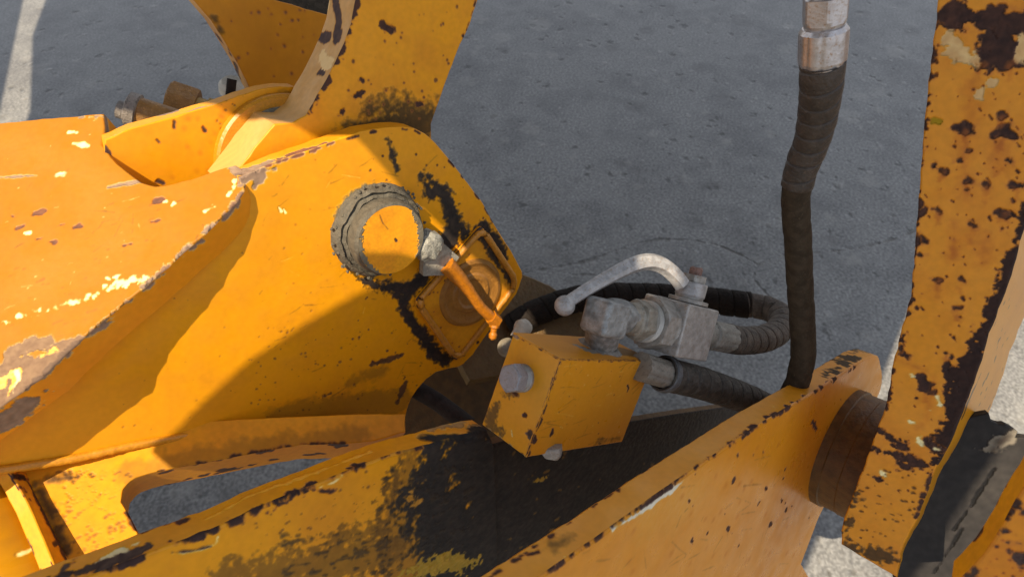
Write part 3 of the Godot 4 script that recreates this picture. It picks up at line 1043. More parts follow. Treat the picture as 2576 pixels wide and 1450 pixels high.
	part("gusset", slab(gp, [[-40, 1110], [20, 1096], [46, 1090], [76, 1208, 8], [84, 1232], [120, 1300], [150, 1362], [172, 1406], [190, 1470], [160, 1470], [137, 1416], [103, 1335], [73, 1266], [32, 1193], [0, 1156], [-40, 1130]], 0.012, 0.0015, gc), arm, [gc.material(1.4, 0.55), worn_edge_material()])

	# square wear pad near the tip of the cheek with its cast boss
	var pf := moved(cheek, 0.006)
	var pc := coat(pf, [[1212, 555], [1320, 715], [1150, 930], [1030, 760]], 1300)
	pc.base(Color8(206, 140, 28), 0.42, 0.8, 0.08, Color8(184, 118, 26))
	pc.paint([[[1203, 590, 10], [1215, 590, 12], [1240, 640, 8], [1250, 655, 5]], [[1180, 600, 10], [1150, 640, 10]], [[1234, 640, 4], [1290, 712, 6]]], style(GREASE, {amp = 5.0}))
	pc.paint(chips([[1212, 567], [1310, 712], [1150, 917], [1041, 760], [1212, 567]], 3.0, 9.0, 0.5, 12.0), style(RUST, {amp = 4.0, c2 = Color8(70, 50, 36)}))
	pc.paint([[[1110, 880, 12], [1130, 900, 10]], [[1225, 740, 10], [1230, 760, 8]]], style(GREASE, {}))
	pc.paint(specks(1060, 600, 1290, 900, 40, 0.8, 3.0), style(RUST, {amp = 1.5, a = 0.7}))
	var pad := part("wear_pad", slab(pf, [[1212, 566, 14], [1310, 712, 26], [1150, 917, 26], [1041, 760, 22]], 0.0065, 0.0022, pc), arm, [pc.material(1.5, 0.5), worn_edge_material()])
	var rim_pts := []
	for q in fillet([[1213, 576, 24], [1302, 711, 30], [1150, 905, 30], [1050, 760, 26]]):
		rim_pts.append(pf.meet(q.x, q.y, 0.001))
	rim_pts.append(rim_pts[0])
	var rimm := mottled(Color8(196, 130, 30), Color8(176, 108, 30), Color8(60, 46, 34), 0.5, 0.0, 16.0, 1.0)
	part("pad_rim", sweep(curve(rim_pts), 110, func(t): return Vector2(1, 1) * (0.0038 + 0.0007 * jit.get_noise_1d(t * 3000.0)), ring(10), cheek.n), pad, [rimm])
	var bm := mottled(Color8(172, 118, 34), Color8(130, 92, 34), Color8(104, 80, 46), 0.5, 0.0, 22.0, 1.2)
	var bo := pf.meet(1184, 736)
	part("boss_ring", lathe([[0.043, 0.0], [0.042, 0.0022], [0.038, 0.003], [0.034, 0.0016], [0.030, 0.0010], [0.026, 0.0012], [0.0235, 0.0026], [0.019, 0.0028], [0.016, 0.0012], [0.0, 0.001]], bo, cheek.n, 0.0, 48, 0.0009), pad, [bm])

func tube_with_coat(a: Vector3, b: Vector3, r: float, c: Coat) -> ArrayMesh:
	var d := (b - a).normalized()
	var x := d.cross(Vector3.UP).normalized()
	var y := d.cross(x)
	var st := start()
	var n := 56
	for i in 10:
		for j in n:
			var p := []
			var nn := []
			var uv := []
			for q in [[i, j], [i, j + 1], [i + 1, j + 1], [i + 1, j]]:
				var t: float = TAU * q[1] / n
				var e := x * cos(t) + y * sin(t)
				var v := a.lerp(b, q[0] / 10.0) + e * r
				p.append(v)
				nn.append(e)
				uv.append(c.uv(c.f.to2(v)))
			quad(st, p, nn, uv)
	st.generate_tangents()
	return st.commit()

# ---------------------------------------------------------------- pivot pin
func pin() -> void:
	var o := cheek.meet(950, 579)
	var p := thing("pivot_pin", "grease caked pivot pin with yellow painted face through the front cheek plate", "pivot pin", o)
	var face := plate(o + cheek.n * 0.031, cheek.n)
	var c := Coat.new()
	c.k = self
	c.f = face
	c.ppm = 2200
	c.lo = Vector2(-0.042, -0.042)
	c.w = 185
	c.h = 185
	c.sz = Vector2(0.0841, 0.0841)
	c.off = 222
	c.base(Color8(218, 146, 22), 0.5, 0.9, 0.12, Color8(206, 132, 24))
	var rimr := []
	var ctr := face.flat(988, 602)
	for i in 41:
		var a := TAU * i / 40.0
		rimr.append([988 + cos(a) * 84, 602 + sin(a) * 100, 7])
	c.paint([rimr, [[1040, 520, 10], [1066, 570, 16], [1068, 620, 18], [1050, 670, 10]], [[932, 520, 12], [960, 505, 8]]], style(MUD, {amp = 5.0, m = 0.25, soft = 1.0}))
	c.paint([[[993, 600, 2], [996, 604, 3]]], style(RUST, {amp = 1.0, rim = 0}))
	c.paint([[[955, 540, 1], [962, 560, 1], [975, 575, 1]]], style(RUST, {amp = 1.0, rim = 0, a = 0.6}))
	var st := start()
	var seg := 64
	for j in seg:
		var tri_p := []
		for q in [[0.0, j], [0.0355, j], [0.0355, j + 1]]:
			var a: float = TAU * q[1] / seg
			tri_p.append(Vector2(cos(a), sin(a)) * q[0])
		tri(st, [face.to3(tri_p[0], 0.0008), face.to3(tri_p[1]), face.to3(tri_p[2])], [cheek.n, cheek.n, cheek.n], [c.uv(tri_p[0]), c.uv(tri_p[1]), c.uv(tri_p[2])])
	st.generate_tangents()
	part("pin_face", st.commit(), p, [c.material(2.0, 0.55)])
	var mud := mottled(Color8(100, 93, 78), Color8(80, 74, 62), Color8(60, 54, 46), 0.8, 0.0, 26.0, 2.0)
	part("pin_body", lathe([[0.036, -0.16], [0.0385, 0.0], [0.0385, 0.018], [0.0378, 0.027], [0.0355, 0.0308]], o, cheek.n, 0.0, 64, 0.0005), p, [mud])
	part("grease_ring", lathe([[0.0495, -0.0005], [0.0490, 0.003], [0.0465, 0.008], [0.0442, 0.011], [0.0425, 0.0085], [0.0415, 0.010], [0.039, 0.013], [0.0375, 0.011]], o, cheek.n, 0.0, 140, 0.0030), p, [mud])
	# crumbs of grease
	var crumb := start()
	var stuff := []
	for i in 70:
		var a := rng.randf() * TAU
		var r := rng.randf_range(0.040, 0.052)
		var b := lathe([[0.0, 0.0], [0.0016, 0.0006], [0.0018, 0.0016], [0.0, 0.0028]], face.to3(Vector2(cos(a), sin(a)) * r, -0.031 + 0.006), way(rng.randf_range(-1, 1), rng.randf_range(-1, 1), 1.2), 0.0, 7, 0.001)
		crumb.append_from(b, 0, Transform3D())
	var cr := part("grease_crumbs", crumb.commit(), p, [mud])
	cr.set_meta("kind", "stuff")
	# keeper tab and the painted grease pipe that runs from it
	var kf := moved(cheek, 0.022)
	var wet := mottled(Color8(150, 142, 124), Color8(126, 118, 98), Color8(176, 168, 150), 0.5, 0.1, 20.0, 1.2)
	part("keeper_tab", slab(kf, [[1068, 588], [1108, 606], [1156, 646, 4], [1118, 692, 4], [1066, 694]], 0.010, 0.002), p, [wet, wet])
	var lump := mottled(Color8(140, 136, 118), Color8(110, 104, 86), Color8(190, 186, 170), 0.35, 0.0, 30.0, 2.5)
	part("grease_lump", lathe([[0.0, 0.012], [0.010, 0.010], [0.0155, 0.004], [0.017, -0.004], [0.014, -0.012]], kf.meet(1078, 618), cheek.n, 0.0, 30, 0.004), p, [lump])
	var rodm := mottled(Color8(230, 140, 8), Color8(204, 116, 8), Color8(190, 110, 20), 0.42, 0.0, 30.0, 1.5)
	var pts := []
	for q in [[1122, 664, 0.022], [1150, 694, 0.024], [1178, 728, 0.027], [1206, 768, 0.030], [1228, 790, 0.032], [1246, 806, 0.034]]:
		pts.append(cheek.meet(q[0], q[1], q[2]))
	var rod := part("grease_pipe", sweep(curve(pts), 40, func(t): return Vector2(1, 1) * (lerpf(0.0098, 0.0062, smoothstep(0.0, 0.6, t)) + 0.0005 * jit.get_noise_1d(t * 6000.0)), ring(18), cheek.n), p, [rodm])
	var ax: Vector3 = (pts[5] - pts[4]).normalized()
	part("hex_nut", lathe([[0.0, -0.009], [0.0085, -0.009, 0.0074], [0.0085, 0.003, 0.0074], [0.0, 0.003]], pts[5], ax, 0.3, 48, 0.0, 0, 0.0, true), rod, [rodm])
	var nb := cheek.meet(1238, 856, 0.038)
	var na: Vector3 = (nb - pts[5]).normalized()
	part("nipple", lathe([[0.0, -0.002], [0.0064, -0.002, 0.0058], [0.0064, 0.008, 0.0058], [0.004, 0.0095], [0.0036, 0.014], [0.0052, 0.017], [0.0048, 0.021], [0.002, 0.0235], [0.0, 0.0235]], pts[5], na, 0.0, 36), rod, [rodm])

# ---------------------------------------------------------------- links behind the arm
func links() -> void:
	var f := moved(cheek, -0.036)
	var l := thing("tilt_link", "thick yellow tilt link with chipped pale edge, pinned between the cheek plates", "link", f.meet(900, 300))
	var c := coat(f, [[560, 460], [700, -60], [1230, -60], [1120, 470]], 1100)
	c.base(PAINT, 0.42, 0.7, 0.07, PAINT2)
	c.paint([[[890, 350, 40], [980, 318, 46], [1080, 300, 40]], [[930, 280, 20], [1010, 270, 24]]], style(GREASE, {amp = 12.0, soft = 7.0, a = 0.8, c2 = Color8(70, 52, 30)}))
	c.paint([[[962, 62, 8], [985, 76, 7]], [[1052, 262, 5], [1062, 260, 5]], [[885, 245, 4], [900, 238, 8], [912, 232, 5]], [[850, 290, 3], [860, 280, 6]], [[905, 196, 2], [915, 204, 2]], [[1165, 90, 5], [1168, 110, 4]]], style(RUST, {amp = 3.5}))
	c.paint(specks(860, 10, 1160, 310, 50, 0.8, 3.0), style(RUST, {amp = 1.4, a = 0.7}))
	c.paint(chips([[897, 0], [880, 60], [850, 140], [834, 178], [799, 240], [772, 284]], 3.0, 9.0, 0.7, 11.0), style(RUST, {amp = 4.0, c = Color8(64, 50, 50)}))
	c.paint(chips([[1196, 0], [1165, 100], [1085, 310]], 1.5, 4.0, 0.5, 11.0), style(RUST, {amp = 1.5}))
	var ef := edge_plate(f, 690, 312, 866, 110)
	var ec := coat(ef, [[560, 470], [780, -60], [905, -60], [900, 60], [760, 420]], 1100)
	ec.base(Color8(204, 154, 84), 0.5, 0.7, 0.08, Color8(192, 138, 64))
	ec.paint([[[884, 0, 9], [874, 30, 11], [866, 60, 8], [850, 96, 12]], [[850, 140, 7], [838, 160, 9], [824, 200, 11], [806, 222, 8]], [[798, 92, 7], [826, 96, 9]], [[822, 20, 5], [816, 50, 5]], [[786, 165, 5], [798, 168, 4]], [[780, 250, 3], [790, 244, 4]]], style(RUST, {amp = 3.0, c = Color8(64, 52, 54), c2 = Color8(96, 76, 66)}))
	ec.paint([[[800, 130, 8], [815, 150, 10]], [[850, 40, 6]]], {c = Color8(226, 186, 120), c2 = Color8(232, 196, 134), amp = 4.0, h = 0.2, ro = 0.6})
	ec.paint([[[752, 326, 4], [762, 316, 6], [774, 308, 4]]], style(MUD, {amp = 4.0}))
	part("link_plate", slab(f, [[566, 470], [590, 440], [640, 372], [690, 312], [735, 308], [770, 290], [799, 240], [834, 178], [866, 110], [884, 60], [905, -60], [1222, -60], [1178, 75, 20], [1158, 112], [1120, 212], [1085, 312], [1090, 470]], 0.060, 0.0014, c, ef, ec), l, [c.material(1.3), ec.material(1.4)])

	var g := moved(cheek, -0.27)
	var r := thing("rear_arm_plate", "ochre curved arm plate with tan scraped edge behind the tilt link", "arm plate", g.meet(650, 100))
	var rc := coat(g, [[440, 260], [440, -80], [900, -80], [900, 260]], 700)
	rc.base(Color8(190, 124, 20), 0.45, 0.8, 0.06, Color8(176, 112, 22))
	rc.paint([[[530, 40, 3], [548, 55, 6], [552, 70, 6]], [[540, 45, 4]]], style(GREASE, {amp = 3.0}))
	rc.paint(specks(560, 20, 800, 200, 30, 0.8, 3.0), style(RUST, {amp = 1.4, a = 0.6}))
	var re := edge_plate(g, 500, 14, 615, 195)
	var rec := coat(re, [[430, -60], [500, -60], [640, 240], [580, 240]], 800)
	rec.base(Color8(206, 156, 92), 0.6, 0.9, 0.12, Color8(180, 130, 76))
	rec.paint(chips([[500, 40], [540, 90], [575, 140], [600, 190]], 2.0, 7.0, 0.6, 12.0), style(RUST, {amp = 3.0, c = Color8(96, 74, 56)}))
	part("plate", slab(g, [[470, -30], [487, 0], [530, 50], [556, 90], [580, 130], [604, 172], [626, 216], [660, 280], [860, 280], [860, 45], [820, 36], [770, 22], [735, 11], [690, -1], [640, -30]], 0.03, 0.0014, rc, re, rec), r, [rc.material(1.2, 0.5), rec.material(1.5, 0.6)])
	var k := thing("dark_cylinder", "dark greasy cylinder end above the rear arm plate", "cylinder", at(790, -20, 1.05))
	var dm := mottled(Color8(40, 38, 36), Color8(56, 52, 48), Color8(80, 74, 66), 0.5, 0.1, 10.0, 0.8)
	part("cylinder", lathe([[0.0, -0.2], [0.075, -0.2], [0.075, 0.2], [0.0, 0.2]], at(790, -60, 1.06), way(1.0, -0.15, -0.2), 0.0, 40), k, [dm])

# ---------------------------------------------------------------- hitch frame: two side plates
func hitch() -> void:
	var nr := way(0.683, -0.301, 0.664)
	var a := plate(at(445, 1368, 0.43), nr)
	var base := at(900, 1300, 0.55)
	var h := thing("hitch_frame", "yellow hitch frame of two upright side plates, black inside with grease and painted shade", "hitch frame", base)
	# far side plate
	var c := coat(a, [[0, 1560], [0, 1500], [1220, 1050], [1980, 1000], [1980, 1480], [1300, 1560]], 900)
	c.base(PAINT, 0.42, 0.7, 0.06, PAINT2)
	c.paint(specks(600, 1180, 1050, 1440, 160, 0.6, 2.0), style(RUST, {amp = 1.0, rim = 0, a = 0.6}))
	c.paint([[[560, 1440, 30], [760, 1420, 44], [900, 1400, 50], [1000, 1380, 40]], [[840, 1360, 26], [960, 1330, 30]], [[1000, 1180, 20], [980, 1260, 24]]], style(DUST, {amp = 10.0, soft = 3.0, a = 0.55, m = 0.3, c = Color8(96, 70, 36), c2 = Color8(66, 50, 30)}))
	c.paint(specks(700, 1340, 1040, 1450, 90, 1.0, 4.0, Vector2(5, -1)), style(GREASE, {amp = 2.0, soft = 1.0, a = 0.7}))
	c.paint([[[1030, 1150, 30], [1010, 1230, 50], [1010, 1330, 60], [1040, 1430, 70]]], style(DUST, {amp = 9.0, soft = 3.0, m = 0.25, a = 0.5, c = Color8(110, 78, 36), c2 = Color8(70, 52, 32)}))
	c.paint([[[1100, 1120, 26], [1090, 1190, 60], [1080, 1260, 70], [1130, 1330, 84], [1150, 1420, 90], [1170, 1500, 90]], [[1160, 1140, 60], [1300, 1200, 120], [1300, 1350, 160], [1500, 1200, 160], [1700, 1150, 160], [1900, 1100, 160]], [[1010, 1245, 20], [1050, 1240, 26]], [[1120, 1100, 14], [1300, 1100, 50]]], style(GREASE, {amp = 17.0, soft = 5.0, m = 0.55, c = Color8(36, 34, 33), c2 = Color8(56, 50, 45), h = 0.4, ro = 0.8}))  # left strokes are grease; the broad right-hand ones also paint the recess shade
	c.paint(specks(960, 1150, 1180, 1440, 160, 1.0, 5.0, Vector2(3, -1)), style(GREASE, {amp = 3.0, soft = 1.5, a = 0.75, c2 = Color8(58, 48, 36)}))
	c.paint(specks(1240, 1090, 1900, 1400, 90, 0.6, 4.0, Vector2(3, -1)), {c = Color8(150, 104, 30), c2 = Color8(96, 72, 34), amp = 3.0, soft = 0.8, a = 0.8, h = -0.2, ro = 0.6})
	c.paint([[[1030, 1250, 6], [1050, 1262, 8]], [[1060, 1215, 5], [1075, 1210, 4]]], {c = Color8(196, 136, 40), amp = 6.0, soft = 1.0, a = 0.85, h = 0.0, ro = 0.5})
	c.paint([[[1010, 1440, 8], [1060, 1428, 14], [1130, 1412, 22], [1160, 1424, 18], [1200, 1412, 8]], [[1360, 1215, 4], [1370, 1212, 5]]], {c = Color8(150, 124, 30), c2 = Color8(180, 140, 36), amp = 9.0, soft = 1.0, a = 0.9, h = 0.0, ro = 0.5})
	var tf := plate(a.meet(800, 1220), way(0.0, 0.643, 0.766) + way(0.1, 0.1, 0) * 0.1)
	var tn := (a.meet(1083, 1121) - a.meet(445, 1368)).normalized().cross(nr)
	tf = plate(a.meet(800, 1220), tn if tn.y > 0 else -tn)
	var tc := coat(tf, [[60, 1480], [60, 1380], [1230, 1000], [1230, 1130], [400, 1420], [1990, 960], [1990, 1010]], 1000)
	tc.base(PAINT, 0.42, 0.6, 0.07, PAINT2)
	# the torn, rusted arris
	var arris := [[190, 1455], [300, 1415], [400, 1383], [445, 1366], [520, 1336], [600, 1296], [660, 1268], [720, 1248], [793, 1221]]
	for k in 2:
		var cc: Coat = [c, tc][k]
		cc.paint(chips(arris, 5.0, 13.0, 0.95, 10.0), style(RUST, {amp = 5.0, m = 0.65, c2 = Color8(66, 48, 44)}))
		cc.paint(chips([[793, 1220], [900, 1172], [1000, 1140], [1083, 1120]], 1.0, 4.0, 0.4, 12.0), style(RUST, {amp = 1.6}))
		cc.paint([[[886, 1172, 4], [900, 1174, 7], [918, 1170, 3]], [[775, 1230, 3], [830, 1236, 4]]], style(RUST, {amp = 2.5}))
	c.paint([[[430, 1392, 3], [500, 1382, 3], [540, 1368, 4], [545, 1350, 3]], [[800, 1225, 2], [838, 1212, 2], [860, 1195, 1]]], style(CREAM, {amp = 1.6, a = 0.8}))
	c.paint([[[430, 1388, 2], [480, 1384, 2], [530, 1372, 2]]], style(RUST, {amp = 1.0, rim = 0}))
	tc.paint([[[100, 1450, 22], [200, 1420, 24], [280, 1400, 20], [340, 1375, 16], [420, 1350, 10]], [[330, 1385, 10], [380, 1362, 8]]], style(RUST, {amp = 8.0, m = 0.7, c2 = Color8(92, 74, 62)}))
	tc.paint([[[240, 1400, 4], [280, 1378, 6], [320, 1365, 5], [345, 1352, 3]]], style(CREAM, {amp = 4.0, a = 0.9, c = Color8(206, 186, 130)}))
	tc.paint(chips([[344, 1332], [500, 1268], [660, 1205], [800, 1152], [902, 1112], [1015, 1081]], 1.2, 4.0, 0.4, 12.0), style(RUST, {amp = 1.6}))
	tc.paint([[[455, 1300, 5], [462, 1298, 5]], [[825, 1140, 7], [850, 1134, 6]], [[860, 1130, 4]]], style(RUST, {amp = 2.5}))
	tc.paint([[[520, 1290, 2], [640, 1240, 2], [820, 1180, 3], [930, 1140, 2]]], {c = Color8(232, 160, 40), c2 = Color8(236, 170, 60), amp = 2.0, a = 0.8, h = 0.5, ro = 0.35})
	# greasy gouge near the block
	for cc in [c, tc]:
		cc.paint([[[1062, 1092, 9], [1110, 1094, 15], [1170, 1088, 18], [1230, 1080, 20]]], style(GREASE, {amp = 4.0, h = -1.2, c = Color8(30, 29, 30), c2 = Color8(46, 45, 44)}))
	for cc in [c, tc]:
		cc.paint([[[1232, 1060, 40], [1500, 1060, 60], [1750, 1030, 60], [1990, 1000, 60]]], style(GREASE, {amp = 4.0, c = Color8(38, 34, 32), c2 = Color8(54, 48, 42)}))  # strip behind the block blackened: recess shade painted in with the grease
	tc.paint([[[1070, 1068, 8], [1120, 1058, 10], [1170, 1048, 8], [1215, 1040, 6]]], style(BARE, {amp = 6.0, c = Color8(140, 112, 74), c2 = Color8(178, 140, 84)}))
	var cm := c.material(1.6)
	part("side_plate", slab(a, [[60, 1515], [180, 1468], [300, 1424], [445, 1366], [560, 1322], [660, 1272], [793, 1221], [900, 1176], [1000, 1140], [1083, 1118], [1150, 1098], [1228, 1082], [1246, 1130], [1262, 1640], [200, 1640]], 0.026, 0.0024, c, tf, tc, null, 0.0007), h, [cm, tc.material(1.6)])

	part("web_plate", slab(moved(a, -0.006), [[1190, 1130], [1330, 1096], [1500, 1075], [1700, 1042], [1990, 1000], [1990, 1500], [1300, 1640], [1190, 1640]], 0.015, 0.002, c), h, [cm, mottled(Color8(84, 66, 42), Color8(60, 50, 38), Color8(130, 94, 40), 0.8, 0.0, 9.0, 1.0)])  # added to fill the dark recess; its grease colour also holds the shade
	# near side plate
	var b := plate(at(1674, 1232, 0.5), nr)
	var c2 := coat(b, [[1200, 1640], [1363, 1450], [2188, 905], [2215, 960], [2040, 1470], [1700, 1640]], 900)
	c2.base(Color8(204, 132, 22), 0.33, 0.7, 0.05, Color8(196, 124, 24))
	c2.paint([[[1640, 1290, 40], [1740, 1250, 40]]], {c = Color8(206, 150, 64), c2 = Color8(200, 140, 50), amp = 14.0, soft = 16.0, a = 0.5, h = 0.0, ro = 0.4})  # pale soft patch: the sky reflection painted into the coat
	c2.paint(scrapes(1400, 1150, 1980, 1440, 50), style(DUST, {amp = 0.8, soft = 0.8, a = 0.3}))
	c2.paint(specks(1300, 1100, 2000, 1450, 60, 0.6, 2.0), style(STAIN, {amp = 1.0, a = 0.6}))
	var bf := plate(b.meet(1700, 1215), tn if tn.y > 0 else -tn)
	var bc := coat(bf, [[1180, 1560], [1180, 1420], [2140, 830], [2230, 860], [1363, 1480]], 1000)
	bc.base(Color8(212, 142, 28), 0.4, 0.6, 0.06, Color8(206, 134, 28))
	for cc in [c2, bc]:
		cc.paint(chips([[1363, 1450], [1500, 1357], [1674, 1231], [1790, 1152], [1908, 1071], [2050, 985], [2170, 912]], 0.8, 4.2, 0.42, 9.0), style(RUST, {amp = 2.2}))
	c2.paint([[[1545, 1328, 3], [1590, 1300, 5], [1640, 1266, 6], [1690, 1232, 6], [1722, 1206, 2]]], {c = Color8(196, 188, 166), c2 = Color8(214, 206, 184), amp = 2.6, h = -0.3, ro = 0.6})
	c2.paint([[[1545, 1322, 2], [1620, 1272, 3], [1690, 1222, 3]]], style(RUST, {amp = 1.8, rim = 0}))
	c2.paint(specks(1700, 1000, 2200, 1400, 50, 0.5, 2.6, Vector2(2, 4)), style(RUST, {amp = 3.0, rim = 1.5}))
	bc.paint(specks(1280, 880, 2100, 1440, 60, 0.6, 1.8), style(CREAM, {amp = 0.8, a = 0.7}))
	bc.paint([[[1390, 1352, 5], [1430, 1335, 5], [1450, 1328, 3]]], style(DUST, {a = 0.5}))
	bc.paint([[[1330, 1370, 3], [1352, 1366, 4]], [[1225, 1440, 4], [1240, 1436, 4]], [[1295, 1384, 5], [1310, 1380, 4]]], style(RUST, {amp = 2.0}))
	bc.paint(chips([[1200, 1445], [1300, 1382], [1500, 1256], [1674, 1147], [1908, 1000], [2100, 880]], 1.0, 3.6, 0.4, 12.0), style(RUST, {amp = 1.6, rim = 1.5}))
	bc.paint([[[2010, 930, 8], [2060, 905, 12], [2110, 880, 14], [2160, 870, 12]], [[2080, 950, 6], [2140, 910, 10]]], style(GREASE, {amp = 12.0, m = 0.6, soft = 2.5, a = 0.9, c = Color8(38, 32, 26), c2 = Color8(60, 46, 28)}))  # shade at the hub end, painted in as ragged dark patches
	bc.paint([[[1950, 950, 3], [1985, 935, 4]], [[1970, 945, 2], [2010, 930, 2]]], style(CREAM, {amp = 2.0, a = 0.7, c = Color8(226, 180, 100)}))
	part("side_plate", slab(b, [[1180, 1575], [1363, 1450], [1500, 1357], [1674, 1231], [1790, 1152], [1908, 1071], [2050, 985], [2176, 902, 10], [2212, 890, 14], [2225, 960, 30], [2160, 1110], [2095, 1230], [2060, 1302], [2017, 1416], [2036, 1450], [2060, 1500], [1700, 1700], [1300, 1700]], 0.026, 0.0022, c2, bf, bc), h, [c2.material(1.4), bc.material(1.5)])
	# black pivot hub between the near side plate and the post
	var hub := mottled(Color8(84, 65, 44), Color8(62, 50, 38), Color8(140, 100, 38), 0.6, 0.0, 14.0, 0.8)
	part("pivot_hub", lathe([[0.0, -0.002], [0.078, -0.002], [0.0785, 0.010], [0.0765, 0.0112], [0.0765, 0.030], [0.0772, 0.0312], [0.0772, 0.062], [0.0, 0.062]], b.meet(2108, 1122), nr, 0.0, 72, 0.0008), h, [hub])
	# added plate closing the gap behind the block; its dark brown paints in shade
	var xf := plate(at(1300, 1000, 1.0), way(0.15, 0.35, 0.92))
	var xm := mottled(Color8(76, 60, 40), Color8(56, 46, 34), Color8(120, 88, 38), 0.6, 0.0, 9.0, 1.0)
	part("recess_shade_plate", slab(xf, [[960, 960], [1120, 925], [1236, 880], [1300, 862], [1500, 858], [1560, 1200], [940, 1250]], 0.05, 0.003), h, [xm, xm])
	part("brace", sweep(curve([at(1040, 975, 0.80), at(1100, 1010, 0.79), at(1180, 1070, 0.78)]), 12, func(_t): return Vector2(0.011, 0.011), ring(14), Vector3.UP), h, [mottled(Color8(60, 54, 52), Color8(48, 44, 42), Color8(40, 36, 34), 0.6, 0.0, 9.0, 0.8)])

# ---------------------------------------------------------------- right hand post
func post() -> void:
	var f := plate(at(2300, 1000, 0.60), way(-0.35, -0.30, 0.89))
	var p := thing("mast_post", "rust blotched yellow mast post curving down the right side", "post", f.meet(2250, 1300))
	var c := coat(f, [[2110, 1400], [2340, -60], [2760, -60], [2576, 560], [2260, 1480]], 1000)
	c.base(Color8(206, 134, 26), 0.42, 0.9, 0.08, Color8(196, 122, 24))
	c.paint(specks(2240, 60, 2576, 1300, 260, 0.5, 2.2, Vector2(2, 3)), style(RUST, {amp = 1.2, rim = 1.0, rc = Color8(176, 92, 24), ra = 0.5}))
	c.paint([[[2440, 210, 14], [2440, 300, 12]], [[2420, 330, 10], [2430, 480, 12]], [[2520, 350, 16], [2510, 420, 14]], [[2480, 600, 8], [2470, 660, 10]], [[2400, 560, 8], [2395, 640, 8]]], style(STAIN, {a = 0.45, amp = 6.0, soft = 6.0}))
	c.paint([[[2370, 30, 24], [2420, 36, 30], [2500, 56, 34], [2590, 70, 36]], [[2500, 95, 44], [2540, 130, 40], [2570, 110, 30]], [[2480, 140, 24], [2520, 160, 16]]], style(RUST, {amp = 8.0, m = 0.6, rim = 3.0}))
	c.paint([[[2385, 88, 8], [2400, 115, 16], [2430, 140, 18], [2450, 150, 12]], [[2562, 92, 14], [2576, 112, 20]], [[2500, 205, 10]], [[2465, 240, 9], [2475, 225, 5]], [[2575, 135, 14]]], style(CREAM, {amp = 6.0, c = Color8(222, 190, 130), c2 = Color8(190, 150, 96)}))
	c.paint([[[2400, 318, 8], [2425, 318, 16], [2445, 330, 8]], [[2518, 283, 8], [2522, 290, 6]], [[2500, 335, 10], [2530, 328, 18], [2552, 340, 12]], [[2435, 378, 4], [2440, 379, 5]], [[2410, 405, 5], [2416, 404, 4]], [[2530, 402, 6], [2540, 404, 3]], [[2350, 418, 6], [2366, 428, 9], [2380, 432, 5]], [[2430, 452, 7], [2438, 456, 6]], [[2478, 460, 7], [2486, 464, 5]], [[2548, 462, 10], [2570, 466, 10]], [[2430, 475, 4]], [[2356, 522, 4], [2366, 530, 4]], [[2440, 560, 5], [2450, 566, 5]], [[2515, 536, 8], [2530, 540, 8]], [[2520, 572, 4]], [[2400, 600, 5]], [[2316, 598, 8], [2326, 606, 6]], [[2312, 640, 7], [2326, 642, 4]], [[2350, 700, 4], [2364, 704, 4]], [[2416, 698, 6], [2426, 704, 5]], [[2406, 772, 4], [2414, 774, 4]], [[2268, 888, 9], [2280, 892, 7]]], style(RUST, {amp = 3.2, rim = 2.4}))
	c.paint([[[2352, 300, 8], [2362, 306, 6]]], {c = Color8(150, 120, 20), amp = 4.0})
	for q in [[2430, 330], [2520, 300], [2518, 348], [2438, 384], [2366, 432], [2434, 460], [2482, 468], [2560, 474], [2362, 532], [2444, 568], [2522, 544], [2402, 604], [2358, 708], [2420, 706], [2410, 778], [2328, 980], [2384, 894], [2540, 160], [2470, 160], [2508, 420]]:
		var l := rng.randf_range(12.0, 44.0)
		c.paint([[[q[0], q[1], 5], [q[0] + rng.randf_range(-4, 1), q[1] + l * 0.5, 4], [q[0] - 4, q[1] + l, 1.5]]], style(STAIN, {amp = 4.0, soft = 2.5, a = 0.55, m = 0.3}))
	# left arris
	c.paint(chips([[2358, 60], [2345, 130], [2330, 260], [2318, 390], [2308, 560], [2290, 750], [2262, 880], [2247, 913], [2228, 1023]], 2.0, 9.0, 0.6, 12.0), style(RUST, {amp = 3.5, rim = 2.0}))
	# right arris, widening into bare rust lower down
	c.paint([[[2590, 520, 12], [2566, 600, 14], [2546, 660, 14], [2530, 700, 16], [2520, 740, 20], [2496, 790, 22]], [[2494, 800, 22], [2470, 860, 24], [2436, 930, 44], [2424, 1000, 44], [2404, 1070, 34], [2370, 1130, 24], [2344, 1180, 10]], [[2420, 900, 14], [2400, 935, 20], [2390, 960, 16]]], style(RUST, {amp = 8.0, m = 0.55, rim = 2.0, c = Color8(42, 30, 28), c2 = Color8(58, 40, 34)}))
	c.paint([[[2318, 948, 12], [2328, 966, 20], [2340, 980, 10]], [[2378, 886, 8], [2392, 890, 10]], [[2298, 998, 5], [2306, 998, 4]], [[2205, 1080, 8], [2240, 1098, 12], [2275, 1124, 8]], [[2200, 1130, 6], [2250, 1142, 10], [2300, 1160, 12], [2345, 1176, 6]], [[2264, 1104, 8], [2280, 1110, 5]], [[2330, 1110, 10], [2360, 1130, 12]], [[2260, 1164, 10], [2284, 1176, 10]], [[2210, 1200, 4], [2220, 1206, 4]], [[2196, 1128, 10]], [[2194, 1082, 14]]], style(RUST, {amp = 5.0, m = 0.5, rim = 2.0}))
	c.paint([[[2292, 945, 5]], [[2360, 1000, 6], [2364, 1016, 6]], [[2290, 1058, 4], [2300, 1060, 3]], [[2310, 1100, 7], [2320, 1120, 5]], [[2215, 1186, 4], [2226, 1194, 5]], [[2356, 1128, 5]], [[2340, 1030, 4]]], style(CREAM, {amp = 3.5}))
